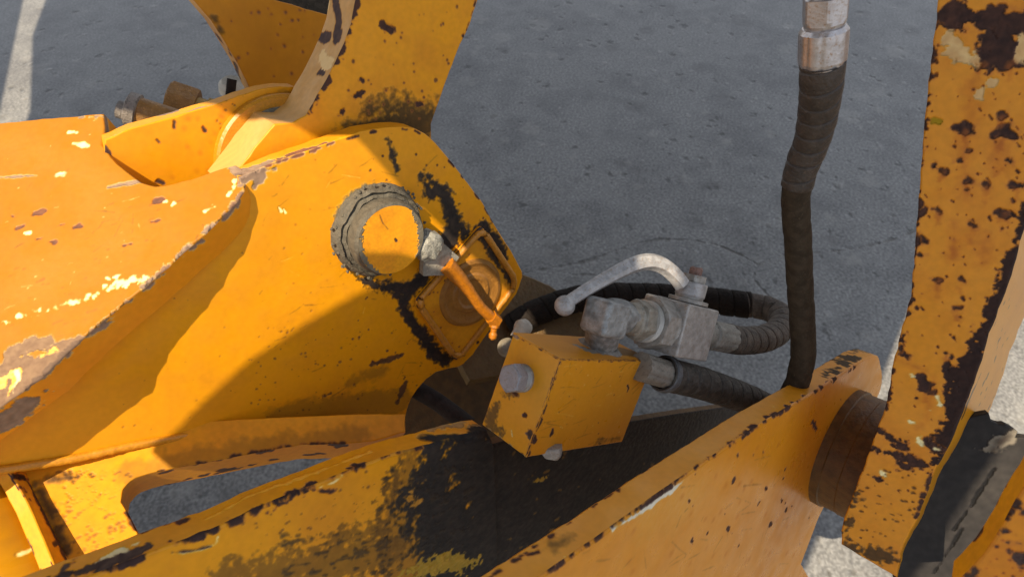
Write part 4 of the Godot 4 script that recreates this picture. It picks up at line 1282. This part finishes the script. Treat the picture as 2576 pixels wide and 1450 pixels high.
	c.paint(chips([[2250, 900], [2350, 940], [2330, 1060], [2300, 1080]], 0.6, 2.0, 0.7, 6.0), style(STAIN, {amp = 2.0}))
	c.paint(chips([[2345, 1185], [2325, 1240], [2305, 1300]], 1.5, 5.0, 0.6, 9.0), style(RUST, {amp = 3.0}))
	c.paint([[[2150, 1380, 16], [2230, 1400, 18]], [[2120, 1350, 8], [2150, 1240, 5]]], style(GREASE, {amp = 9.0, soft = 1.5, a = 0.8, c2 = Color8(66, 46, 28)}))  # darkens the foot of the face and its lower left arris
	c.paint(specks(2140, 1180, 2310, 1360, 60, 0.8, 3.0, Vector2(3, 1)), style(RUST, {amp = 1.5, rim = 0.0, a = 0.7}))
	var ext := at(2490, 1036, 0.68) - f.meet(2431, 1015)
	var sf := plate3(f.meet(2431, 1015), f.meet(2570, 590), f.meet(2431, 1015) + ext)
	var sc := coat(sf, [[2270, 1378], [2576, 560], [2700, 500], [2600, 850], [2490, 1036]], 800)
	sc.base(PAINT, 0.30, 0.7, 0.05, PAINT2)
	sc.paint(specks(2420, 700, 2560, 1100, 50, 0.8, 3.0, Vector2(-1, 3)), style(RUST, {amp = 1.4, a = 0.7, rim = 0}))
	sc.paint([[[2466, 940, 2], [2440, 1000, 3], [2424, 1050, 3]], [[2480, 950, 2], [2472, 965, 2]]], style(RUST, {amp = 1.6, rim = 0}))
	part("post_plate", slab(f, [[2367, -60], [2358, 20], [2345, 125], [2331, 250], [2318, 385], [2308, 540], [2291, 745], [2266, 837], [2247, 913], [2228, 1023], [2207, 1074], [2181, 1150], [2152, 1226], [2118, 1318], [2116, 1368], [2160, 1395], [2257, 1452], [2270, 1378], [2312, 1294], [2350, 1188], [2393, 1108], [2431, 1015], [2462, 925], [2490, 837], [2545, 690], [2580, 560], [2640, 300], [2740, -60]], 0.1, 0.0018, c, sf, sc, ext, 0.0006), p, [c.material(2.8), sc.material(1.2, 0.28)])

	var q := plate(at(2500, 1380, 0.41), way(-0.35, -0.25, 0.9))
	var l := thing("lower_bracket_plate", "rusty yellow bracket plate at the bottom right corner", "bracket", q.meet(2540, 1400))
	var lc := coat(q, [[2380, 1520], [2576, 1200], [2700, 1200], [2700, 1520]], 1000)
	lc.base(Color8(206, 130, 26), 0.45, 0.9, 0.08, Color8(190, 112, 26))
	lc.paint(specks(2440, 1220, 2576, 1450, 70, 0.8, 3.5), style(RUST, {amp = 2.0, rim = 1.5, rc = Color8(176, 88, 24)}))
	lc.paint([[[2540, 1358, 4], [2552, 1360, 5]], [[2560, 1400, 8], [2572, 1406, 12]], [[2550, 1270, 9], [2576, 1280, 12]]], style(RUST, {amp = 4.0, rim = 3.0}))
	lc.paint(chips([[2576, 1232], [2526, 1322], [2500, 1360], [2478, 1398], [2440, 1450]], 3.0, 12.0, 0.7, 11.0), style(RUST, {amp = 4.0, rim = 2.0}))
	part("plate", slab(q, [[2420, 1455], [2477, 1395], [2500, 1362], [2524, 1319], [2576, 1228], [2640, 1130], [2760, 1200], [2700, 1560], [2400, 1560]], 0.02, 0.0016, lc), l, [lc.material(1.6, 0.55), worn_edge_material()])

	var w := plate(at(2420, 1230, 0.63), way(-0.30, -0.15, 0.94))
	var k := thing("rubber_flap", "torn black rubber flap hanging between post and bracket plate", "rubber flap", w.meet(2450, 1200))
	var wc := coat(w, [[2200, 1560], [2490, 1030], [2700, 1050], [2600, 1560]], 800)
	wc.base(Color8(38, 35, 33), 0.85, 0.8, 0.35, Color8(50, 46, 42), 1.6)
	wc.paint([[[2475, 1125, 6], [2505, 1112, 12], [2540, 1092, 14], [2556, 1088, 10]]], {c = Color8(140, 130, 112), c2 = Color8(96, 88, 76), amp = 8.0, m = 0.6, h = 0.5, ro = 0.95})
	wc.paint([[[2500, 1130, 2], [2530, 1095, 3]]], style(GREASE, {amp = 1.5}))
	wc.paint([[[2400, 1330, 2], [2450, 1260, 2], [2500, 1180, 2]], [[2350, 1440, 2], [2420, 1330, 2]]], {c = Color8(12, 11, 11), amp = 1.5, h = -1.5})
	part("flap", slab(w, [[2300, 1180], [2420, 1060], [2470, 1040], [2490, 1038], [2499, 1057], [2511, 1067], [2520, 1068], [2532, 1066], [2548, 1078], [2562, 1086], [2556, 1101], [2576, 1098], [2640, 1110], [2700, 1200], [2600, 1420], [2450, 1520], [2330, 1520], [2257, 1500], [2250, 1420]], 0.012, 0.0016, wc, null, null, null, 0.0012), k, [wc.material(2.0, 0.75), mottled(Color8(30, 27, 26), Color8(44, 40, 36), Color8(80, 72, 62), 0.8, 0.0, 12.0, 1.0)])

# ---------------------------------------------------------------- manifold block and ball valve
func zinc() -> StandardMaterial3D:
	if not taken.has("~zinc"):
		taken["~zinc"] = mottled(Color8(172, 168, 160), Color8(132, 129, 122), Color8(122, 98, 74), 0.42, 0.2, 22.0, 0.08)
	return taken["~zinc"]

func valve() -> void:
	var o := at(1412, 903, 0.55)
	var A := way(0.6606, -0.0913, -0.7452)
	var B := way(-0.3179, -0.9332, -0.1675)
	var C := A.cross(B).normalized()
	if C.dot(way(-0.6801, 0.3476, -0.6455)) < 0:
		C = -C
	var la := 0.158
	var lb := 0.0937
	var lc := 0.0592
	var blk := thing("manifold_block", "yellow hydraulic manifold block with chipped edges and a grey hex plug", "hydraulic block", o + B * lb)
	# body: front face extruded the whole depth, with side and top coats from real planes
	var ff := plate(o, -C)
	var fc := coat(ff, [[1405, 895], [1655, 900], [1565, 1115], [1315, 1155]], 1500)
	fc.base(Color8(204, 136, 30), 0.36, 0.4, 0.04, Color8(198, 130, 30), 0.7)
	fc.paint(specks(1350, 910, 1630, 1130, 50, 0.4, 1.4), style(CREAM, {amp = 0.6, a = 0.6}))
	fc.paint(specks(1350, 910, 1630, 1130, 30, 0.4, 1.6), style(RUST, {amp = 0.8, rim = 0, a = 0.6}))
	fc.paint(scrapes(1350, 920, 1620, 1120, 34), style(DUST, {amp = 0.7, soft = 0.7, a = 0.3}))
	fc.paint(scrapes(1350, 920, 1620, 1120, 20), style(CREAM, {amp = 0.7, soft = 0.7, a = 0.25}))
	fc.paint([[[1389, 1080, 3], [1387, 1090, 5], [1384, 1096, 2]], [[1578, 968, 1], [1581, 975, 1.5], [1578, 984, 1]]], style(RUST, {amp = 1.5, rim = 1.0}))
	fc.paint(chips([[1412, 903], [1390, 965], [1366, 1040], [1344, 1096], [1322, 1150]], 0.8, 3.6, 0.7, 7.0), style(RUST, {amp = 1.6}))
	fc.paint(chips([[1412, 903], [1500, 906], [1600, 906], [1648, 905]], 0.6, 2.4, 0.5, 7.0), style(RUST, {amp = 1.2}))
	fc.paint([[[1340, 1095, 6], [1346, 1108, 5]], [[1318, 1140, 7], [1328, 1142, 5]]], style(RUST, {amp = 2.5}))
	fc.paint([[[1500, 1110, 3], [1560, 1100, 3]]], style(DUST, {a = 0.4}))
	var sf := plate(o, -A)
	var sc := coat(sf, [[1285, 835], [1415, 900], [1325, 1155], [1208, 1068]], 1500)
	sc.base(Color8(208, 144, 38), 0.36, 0.5, 0.05, Color8(202, 136, 34), 0.7)
	sc.paint([[[1250, 1020, 6], [1232, 1050, 16], [1228, 1075, 12], [1262, 1085, 8]], [[1270, 985, 4], [1300, 990, 5]]], style(DUST, {amp = 7.0, m = 0.4, soft = 3.0, a = 0.75, c = Color8(92, 74, 52), c2 = Color8(70, 56, 40)}))
	sc.paint([[[1318, 1042, 6], [1322, 1043, 6]], [[1290, 984, 3], [1298, 990, 4]]], style(RUST, {amp = 1.8, rim = 1.2}))
	sc.paint(chips([[1410, 903], [1388, 965], [1364, 1040], [1342, 1096], [1320, 1150]], 1.2, 4.5, 0.7, 8.0), style(RUST, {amp = 2.0}))
	sc.paint([[[1332, 1090, 8], [1338, 1106, 8]], [[1312, 1142, 6]]], style(RUST, {amp = 3.0, c2 = Color8(90, 74, 62)}))
	sc.paint(chips([[1213, 1065], [1260, 1102], [1322, 1148]], 1.0, 4.0, 0.5, 8.0), style(BARE, {amp = 2.0, c = Color8(90, 76, 60)}))
	sc.paint([[[1286, 1078, 1.5], [1288, 1095, 2]]], style(CREAM, {amp = 1.5, c = Color8(190, 176, 110)}))
	sc.paint(chips([[1292, 842], [1350, 872], [1405, 900]], 0.6, 2.6, 0.5, 7.0), style(RUST, {amp = 1.4}))
	sc.paint([[[1294, 842, 5], [1304, 848, 3]]], style(BARE, {amp = 1.6}))
	var tf := plate(o, -B)
	var tc := coat(tf, [[1285, 835], [1415, 908], [1655, 908], [1540, 835]], 1500)
	tc.base(Color8(204, 136, 26), 0.36, 0.5, 0.04, Color8(196, 128, 26), 0.7)
	tc.paint([[[1450, 868, 5], [1480, 880, 9], [1515, 884, 8]], [[1530, 882, 3], [1550, 893, 4]]], {c = Color8(110, 106, 100), c2 = Color8(150, 146, 138), amp = 5.0, m = 0.2, h = 0.3, ro = 0.7})
	tc.paint([[[1540, 880, 12], [1570, 884, 14], [1600, 890, 12]]], style(DUST, {amp = 5.0, a = 0.6, c = Color8(112, 90, 50)}))
	tc.paint(chips([[1412, 903], [1500, 905], [1600, 905], [1648, 905]], 0.8, 3.0, 0.5, 7.0), style(RUST, {amp = 1.6}))
	tc.paint(chips([[1292, 841], [1350, 872], [1410, 902]], 0.8, 2.6, 0.5, 7.0), style(RUST, {amp = 1.6}))
	var st := start()
	var q := PackedVector2Array()
	# three coats meet on one body: each face is a thin bevelled shell on the solid
	var solid := part("body", block(o + A * 0.0012 + B * 0.0012 + C * 0.0012, A * (la - 0.0024), B * (lb - 0.0024), C * (lc - 0.0024), 0.0012), blk, [plain_paint()])
	part("front_face", face_shell(ff, [o, o + A * la, o + A * la + B * lb, o + B * lb], fc), solid, [fc.material(1.2), plain_paint()])
	part("side_face", face_shell(sf, [o, o + B * lb, o + B * lb + C * lc, o + C * lc], sc), solid, [sc.material(1.2, 0.28), plain_paint()])
	part("top_face", face_shell(tf, [o, o + A * la, o + A * la + C * lc, o + C * lc], tc), solid, [tc.material(1.2, 0.42), plain_paint()])
	var z := zinc()
	# hex plug in the side face
	var po := sf.meet(1316, 950)
	var plug := part("plug", lathe([[0.0, 0.0192], [0.0108, 0.0192], [0.0126, 0.0183, 0.0117], [0.0136, 0.0170, 0.0117], [0.0136, 0.0090, 0.0117], [0.0126, 0.0080, 0.0117], [0.0116, 0.0077]], po, -A, 0.2, 72, 0.0, 0, 0.0, true), blk, [mottled(Color8(148, 150, 154), Color8(126, 128, 132), Color8(150, 132, 122), 0.42, 0.2, 22.0, 0.08)])
	part("thread", lathe([[0.0118, 0.0078], [0.0125, 0.0070], [0.0118, 0.0062], [0.0125, 0.0054], [0.0118, 0.0046], [0.0125, 0.0038], [0.0118, 0.0030], [0.0126, 0.0022], [0.0128, -0.001]], po, -A, 0.0, 48), plug, [z])
	# bolt end under the block
	var tab := plate(at(1390, 1148, 0.585), way(-0.2, -0.3, 0.93))
	part("bolt_end", slab(tab, [[1350, 1130], [1410, 1130], [1412, 1152, 6], [1400, 1162, 5], [1372, 1157, 6]], 0.012, 0.002), blk, [z, z])

	# ball valve, on its own axes
	var vo := at(1736.1, 764.2, 0.64)
	var VA := way(0.7521, -0.1519, -0.6413)
	var VB := way(-0.2388, -0.9698, -0.0503)
	var VC := way(-0.6143, 0.191, -0.7656)
	var v := thing("ball_valve", "grey ball valve with elbow, hex unions and curved lever handle on the block", "ball valve", vo + VB * 0.055)
	var bodym := mottled(Color8(176, 172, 166), Color8(142, 139, 134), Color8(110, 88, 66), 0.42, 0.2, 22.0, 0.08)
	part("valve_body", block(vo, VA * 0.0545, VB * 0.055, VC * 0.0572, 0.0022), v, [bodym])
	var fcen := vo + VB * 0.0275 + VC * 0.0286
	# unions along the valve axis towards the elbow
	var union := [[0.0, 0.0], [0.0262, 0.0], [0.0262, 0.001, 0.0252], [0.0285, 0.003, 0.0246], [0.0285, 0.019, 0.0246], [0.0258, 0.0208, 0.0246], [0.0225, 0.0212], [0.0205, 0.0212], [0.0, 0.0213]]
	var un := part("union_nut", lathe(union, fcen, -VA, 0.25, 96, 0.0, 0, 0.0, true), v, [z])
	var thd := []
	for i in 13:
		thd.append([0.0212 - 0.0011 * (i % 2), 0.0208 + i * 0.0007])
	thd.append([0.0172, 0.0296])
	part("thread", lathe(thd, fcen, -VA, 0.0, 64), un, [mottled(Color8(206, 204, 196), Color8(176, 174, 166), Color8(150, 146, 138), 0.4, 0.3, 16.0, 0.3)])
	var nut2 := [[0.0172, 0.0276], [0.0198, 0.028, 0.0186], [0.0205, 0.0295, 0.0182], [0.0205, 0.0415, 0.0182], [0.0195, 0.043, 0.0182], [0.0166, 0.0445], [0.0155, 0.047], [0.0155, 0.056], [0.0, 0.056]]
	part("swivel_nut", lathe(nut2, fcen, -VA, 0.55, 96, 0.0, 0, 0.0, true), v, [mottled(Color8(160, 154, 140), Color8(122, 116, 104), Color8(128, 98, 68), 0.42, 0.2, 22.0, 0.08)])
	# elbow: forged bar of nearly square section bent from the axis down into the block
	var ec := fcen - VA * 0.083
	var foot := tf.meet(1510, 873, 0.0)
	var elbm := mottled(Color8(164, 166, 164), Color8(118, 116, 108), Color8(140, 98, 64), 0.42, 0.2, 22.0, 0.08)
	var sq := PackedVector2Array()
	for i in 32:
		var a := -TAU * i / 32.0
		var k := 1.0 / pow(pow(absf(cos(a)), 2.4) + pow(absf(sin(a)), 2.4), 1.0 / 2.4)
		sq.append(Vector2(cos(a), sin(a)) * k)
	var up_d := (ec - foot).normalized()
	var bend := [foot + up_d * 0.009, ec - up_d * 0.013, ec - up_d * 0.0035 + VA * 0.0035, ec + VA * 0.014, ec + VA * 0.032]
	var elb := part("elbow", sweep(curve(bend, 0.4), 36, func(t): return Vector2(0.0160, 0.0160) * (1.0 - 0.08 * smoothstep(0.7, 1.0, t)), sq, VA.cross(up_d)), v, [elbm])
	# squared forging round the bend
	part("forging_back", block(ec - VA * 0.0172 - VB * 0.0135 - VC * 0.0168, VA * 0.0335, VB * 0.034, VC * 0.0336, 0.0050), elb, [elbm])
	var thr := []
	for i in 9:
		thr.append([0.0142 + 0.0006 * (i % 2), -0.001 + i * 0.0013])
	part("thread", lathe(thr, foot, up_d, 0.0, 48), elb, [z])
	var seal := mottled(Color8(150, 146, 138), Color8(112, 106, 98), Color8(84, 78, 70), 0.8, 0.0, 26.0, 2.0)
	part("thread_seal", lathe([[0.023, -0.0004], [0.020, 0.0022], [0.017, 0.0035], [0.0145, 0.003]], foot, -B, 0.0, 48, 0.0022), elb, [seal])
	# stem, collar and lever
	var top := vo + VA * 0.027 + VC * 0.022
	part("stem_collar", lathe([[0.0, 0.001], [0.0205, 0.001], [0.0205, 0.0045], [0.0185, 0.005], [0.0145, 0.005], [0.0145, 0.008], [0.0, 0.008]], top, -VB, 0.0, 48), v, [z])
	var lev := mottled(Color8(178, 176, 174), Color8(140, 140, 142), Color8(120, 100, 80), 0.42, 0.2, 22.0, 0.08)
	var hubp := lathe([[0.0, 0.0075], [0.0150, 0.0075], [0.0156, 0.009], [0.0156, 0.021], [0.0148, 0.0225], [0.0, 0.0225]], top, -VB, 0.0, 40)
	var hand := part("lever", hubp, v, [lev])
	part("stem_nut", lathe([[0.0112, 0.0225], [0.0126, 0.0228, 0.0116], [0.0126, 0.030, 0.0116], [0.0, 0.0305]], top, -VB, 0.4, 48, 0.0, 0, 0.0, true), hand, [z])
	part("stem_end", lathe([[0.0064, 0.030], [0.0068, 0.0365], [0.0050, 0.0385], [0.0, 0.0375]], top, -VB, 0.0, 24, 0.0016), hand, [mottled(Color8(150, 112, 80), Color8(130, 124, 112), Color8(156, 96, 40), 0.8, 0.1, 30.0, 2.0)])
	var oct := PackedVector2Array([Vector2(1, 0.45), Vector2(0.55, 1), Vector2(-0.55, 1), Vector2(-1, 0.45), Vector2(-1, -0.45), Vector2(-0.55, -1), Vector2(0.55, -1), Vector2(1, -0.45)])
	oct.reverse()
	var lp := [at(1716, 716, 0.655), at(1697, 692, 0.652), at(1668, 668, 0.647), at(1632, 658, 0.640), at(1588, 668, 0.632), at(1530, 697, 0.622), at(1472, 731, 0.611), at(1432, 757, 0.604)]
	part("handle", sweep(curve(lp, 0.33), 60, func(t): return Vector2(lerpf(0.0076, 0.0050, smoothstep(0.1, 0.9, t)), lerpf(0.0074, 0.0056, smoothstep(0.3, 1.0, t))), oct, way(-0.35, 0.8, 0.45), false), hand, [lev])
	var ball := []
	for i in 17:
		var a := PI * i / 16.0
		ball.append([sin(a) * 0.0097, -cos(a) * 0.0097])
	part("ball_knob", lathe(ball, at(1421, 768, 0.602), way(-0.6, -0.35, 0.3), 0.0, 40, 0.0004), hand, [lev])

func face_shell(f: Plate, c: Array, t: Coat) -> ArrayMesh:
	var p := PackedVector2Array()
	for q in c:
		p.append(f.to2(q))
	return slab2(f, p, 0.0026, 0.0011, t, null, null, null, 0.0002)

# ---------------------------------------------------------------- hoses
func hoses() -> void:
	var guard := mottled(Color8(62, 53, 46), Color8(46, 40, 35), Color8(84, 70, 58), 0.6, 0.0, 12.0, 1.2)
	var dusty := mottled(Color8(86, 78, 68), Color8(66, 60, 54), Color8(104, 92, 80), 0.75, 0.0, 12.0, 1.5)
	var bare := mottled(Color8(62, 52, 40), Color8(48, 40, 33), Color8(74, 62, 48), 0.55, 0.0, 14.0, 0.8)
	var steel := mottled(Color8(196, 190, 188), Color8(170, 164, 164), Color8(150, 130, 112), 0.34, 0.75, 16.0, 0.3)
	# hanging hose
	var h := thing("hanging_hose", "black hose with bright crimped steel end hanging in front of the concrete", "hydraulic hose", at(2070, 150, 0.49))
	var e0 := at(2080, -50, 0.458)
	var e1 := at(2068, 165, 0.492)
	var ax := (e1 - e0).normalized()
	var len := e0.distance_to(e1)
	var crimp := part("crimp_sleeve", lathe([[0.0100, len * 0.50], [0.0150, len * 0.52], [0.0172, len * 0.57, 0, 1], [0.0174, len * 0.64, 0, 1], [0.0172, len * 0.92, 0, 1], [0.0160, len * 1.0, 0, 1], [0.0120, len * 1.01]], e0, ax, 0.1, 160, 0.0, 10, 0.035), h, [steel])
	part("hex_nut", lathe([[0.0120, len * 0.15], [0.0158, len * 0.17, 0.0142], [0.0158, len * 0.42, 0.0142], [0.0150, len * 0.47, 0.0144], [0.0138, len * 0.52]], e0, ax, 0.3, 96, 0.0, 0, 0.0, true), crimp, [steel])
	part("pipe_end", lathe([[0.0, -0.03], [0.0125, -0.03], [0.0125, len * 0.13], [0.0132, len * 0.16]], e0, ax, 0.0, 40), crimp, [steel])
	part("spiral_guard", hose(curve([at(2070, 152, 0.489), at(2067, 200, 0.50), at(2062, 260, 0.52), at(2052, 320, 0.54), at(2036, 372, 0.558), at(2017, 420, 0.572), at(2005, 465, 0.584)]), 0.0163, 0.0165, 0.0016, 0.17), h, [guard])
	part("hose", hose(curve([at(2012, 430, 0.575), at(2002, 500, 0.595), at(2007, 590, 0.618), at(2012, 700, 0.644), at(2018, 800, 0.668), at(2020, 900, 0.69), at(1995, 985, 0.71), at(1930, 1080, 0.73)]), 0.0124, 0.03, 0.0002), h, [bare])
	# loop from the valve back behind it
	var l := thing("valve_hose", "dusty spiral wrapped hose looping from the ball valve back behind it", "hydraulic hose", at(1900, 850, 0.75))
	var VA := way(0.7521, -0.1519, -0.6413)
	var s0 := at(1768, 838, 0.692)
	var end1 := part("crimp_sleeve", lathe([[0.0, -0.006], [0.0140, -0.006], [0.0140, 0.010], [0.0165, 0.012, 0, 1], [0.0165, 0.05, 0, 1], [0.0150, 0.056], [0.012, 0.057]], s0, VA, 0.0, 96, 0.0, 10, 0.05), l, [mottled(Color8(146, 142, 132), Color8(120, 114, 104), Color8(90, 80, 72), 0.6, 0.2, 12.0, 1.2)])
	part("spiral_guard", hose(curve([s0 + VA * 0.048, at(1870, 856, 0.752), at(1925, 850, 0.785), at(1962, 828, 0.82), at(1966, 798, 0.85), at(1930, 775, 0.872), at(1860, 764, 0.885)], 0.33), 0.0165, 0.018, 0.0013), l, [dusty])
	part("hose_guard", hose(curve([at(1885, 767, 0.882), at(1800, 757, 0.89), at(1700, 748, 0.895), at(1600, 744, 0.895), at(1500, 745, 0.89), at(1420, 760, 0.885), at(1340, 790, 0.88), at(1290, 820, 0.89)], 0.33), 0.0182, 0.02, 0.0014), l, [mottled(Color8(36, 31, 28), Color8(28, 25, 24), Color8(50, 42, 36), 0.65, 0.0, 12.0, 1.2)])
	# hose out of the back of the block
	var k := thing("block_hose", "grey dusty hose leaving the yellow block towards the near side plate", "hydraulic hose", at(1750, 960, 0.68))
	var k0 := at(1625, 925, 0.655)
	var KA := (at(1900, 1010, 0.80) - k0).normalized()
	part("crimp_sleeve", lathe([[0.0, -0.01], [0.0150, -0.01, 0, 1], [0.0150, 0.034, 0, 1], [0.013, 0.036]], k0, KA, 0.0, 96, 0.0, 10, 0.05), k, [mottled(Color8(150, 144, 132), Color8(128, 120, 110), Color8(96, 88, 78), 0.6, 0.2, 12.0, 1.2)])
	part("spiral_guard", hose(curve([k0 + KA * 0.030, at(1760, 962, 0.712), at(1830, 985, 0.745), at(1900, 1012, 0.78), at(1990, 1060, 0.83)]), 0.0178, 0.021, 0.0014), k, [mottled(Color8(78, 72, 66), Color8(52, 48, 46), Color8(104, 96, 86), 0.7, 0.0, 12.0, 1.5)])
	part("clamp_lip", lathe([[0.0180, 0.030], [0.0196, 0.031], [0.0198, 0.036], [0.0185, 0.039]], k0, KA, 0.0, 48, 0.0003), k, [mottled(Color8(110, 112, 114), Color8(90, 92, 94), Color8(70, 70, 70), 0.5, 0.2, 12.0, 1.0)])

# ---------------------------------------------------------------- small things
func small_things() -> void:
	var pm := mottled(Color8(204, 148, 40), Color8(186, 128, 36), Color8(190, 150, 80), 0.5, 0.0, 14.0, 1.0)
	var tan := mottled(Color8(196, 166, 100), Color8(180, 146, 84), Color8(150, 130, 100), 0.6, 0.0, 14.0, 1.0)
	var grey := mottled(Color8(160, 150, 140), Color8(120, 110, 104), Color8(80, 70, 64), 0.6, 0.1, 14.0, 1.0)
	var a := thing("hose_adapter", "yellow hose adapter with grey open end behind the arm's top plate", "fitting", at(370, 270, 0.74))
	var d := way(-0.90, 0.25, 0.30)
	var p0 := at(422, 304, 0.74)
	part("barrel", lathe([[0.0, -0.02], [0.0165, -0.02], [0.0165, 0.030], [0.0, 0.030]], p0, d, 0.0, 36), a, [pm])
	part("collar", lathe([[0.0165, 0.030], [0.0195, 0.031], [0.0195, 0.041], [0.0150, 0.043], [0.0, 0.040]], p0, d, 0.0, 36), a, [grey])
	part("stub", lathe([[0.010, 0.041], [0.010, 0.052], [0.0, 0.052]], p0 - way(0, 1, 0) * 0.004, d, 0.0, 24), a, [grey])
	var b := thing("hex_adapter", "ochre hex adapter with stepped nuts behind the rear cheek plate", "fitting", at(470, 240, 0.78))
	var q0 := at(568, 296, 0.80)
	part("big_hex", lathe([[0.0, 0.034], [0.0225, 0.034, 0.0205], [0.0235, 0.037, 0.0205], [0.0235, 0.064, 0.0205], [0.0215, 0.066, 0.0205], [0.0, 0.066]], q0, d, 0.2, 72, 0.0, 0, 0.0, true), b, [pm])
	part("small_hex", lathe([[0.0, 0.008], [0.018, 0.008, 0.0165], [0.018, 0.022, 0.0165], [0.0140, 0.024], [0.0140, 0.034]], q0, d, 0.0, 72, 0.0, 0, 0.0, true), b, [tan])
	part("collar", lathe([[0.0, -0.03], [0.021, -0.03], [0.021, 0.006], [0.0, 0.008]], q0, d, 0.0, 36), b, [tan])
	part("black_tip", lathe([[0.0, 0.0], [0.0055, 0.0], [0.0055, 0.022], [0.0, 0.022]], at(578, 246, 0.78), way(0.2, 1.0, 0.2), 0.0, 20), b, [mottled(Color8(40, 30, 26), Color8(50, 40, 34), Color8(30, 26, 24), 0.6, 0.0, 14.0, 1.0)])
	var white := mottled(Color8(196, 190, 176), Color8(180, 174, 160), Color8(150, 142, 124), 0.6, 0.0, 14.0, 0.6)
	var w := thing("white_cap", "small white plastic cap on the ground side of the rear arm plate", "cap", at(583, 214, 0.95))
	part("cap", lathe([[0.0, 0.012], [0.012, 0.010], [0.018, 0.004], [0.020, -0.006], [0.0, -0.008]], at(583, 216, 0.95), way(0.1, 0.5, 0.8), 0.0, 32), w, [white])
	var k := thing("pale_plug", "split pale plug showing between the wear pad and the yellow block", "plug", at(1312, 822, 0.74))
	part("dome", lathe([[0.0, 0.007], [0.0055, 0.0064], [0.0088, 0.004], [0.0105, 0.0], [0.010, -0.006], [0.0, -0.008]], at(1318, 824, 0.74), way(0.5, 0.1, 0.85), 0.0, 32, 0.001), k, [white])
	part("wedge", slab(plate(at(1298, 828, 0.735), way(-0.3, 0.2, 0.93)), [[1282, 842], [1300, 806], [1316, 830], [1300, 842]], 0.012, 0.002), k, [white, white])
	part("lower_dome", lathe([[0.0, 0.008], [0.008, 0.006], [0.0115, 0.0], [0.0, -0.006]], at(1276, 874, 0.74), way(0.2, 0.1, 0.95), 0.0, 24, 0.0008), k, [mottled(Color8(150, 140, 120), Color8(120, 110, 96), Color8(90, 84, 76), 0.7, 0.0, 14.0, 0.8)])
	var dk := plate(at(1380, 770, 0.91), way(0.2, 0.3, 0.93))
	var lk := thing("dark_lower_link", "dark brown lower link plate passing behind the wear pad", "link", dk.meet(1380, 770))
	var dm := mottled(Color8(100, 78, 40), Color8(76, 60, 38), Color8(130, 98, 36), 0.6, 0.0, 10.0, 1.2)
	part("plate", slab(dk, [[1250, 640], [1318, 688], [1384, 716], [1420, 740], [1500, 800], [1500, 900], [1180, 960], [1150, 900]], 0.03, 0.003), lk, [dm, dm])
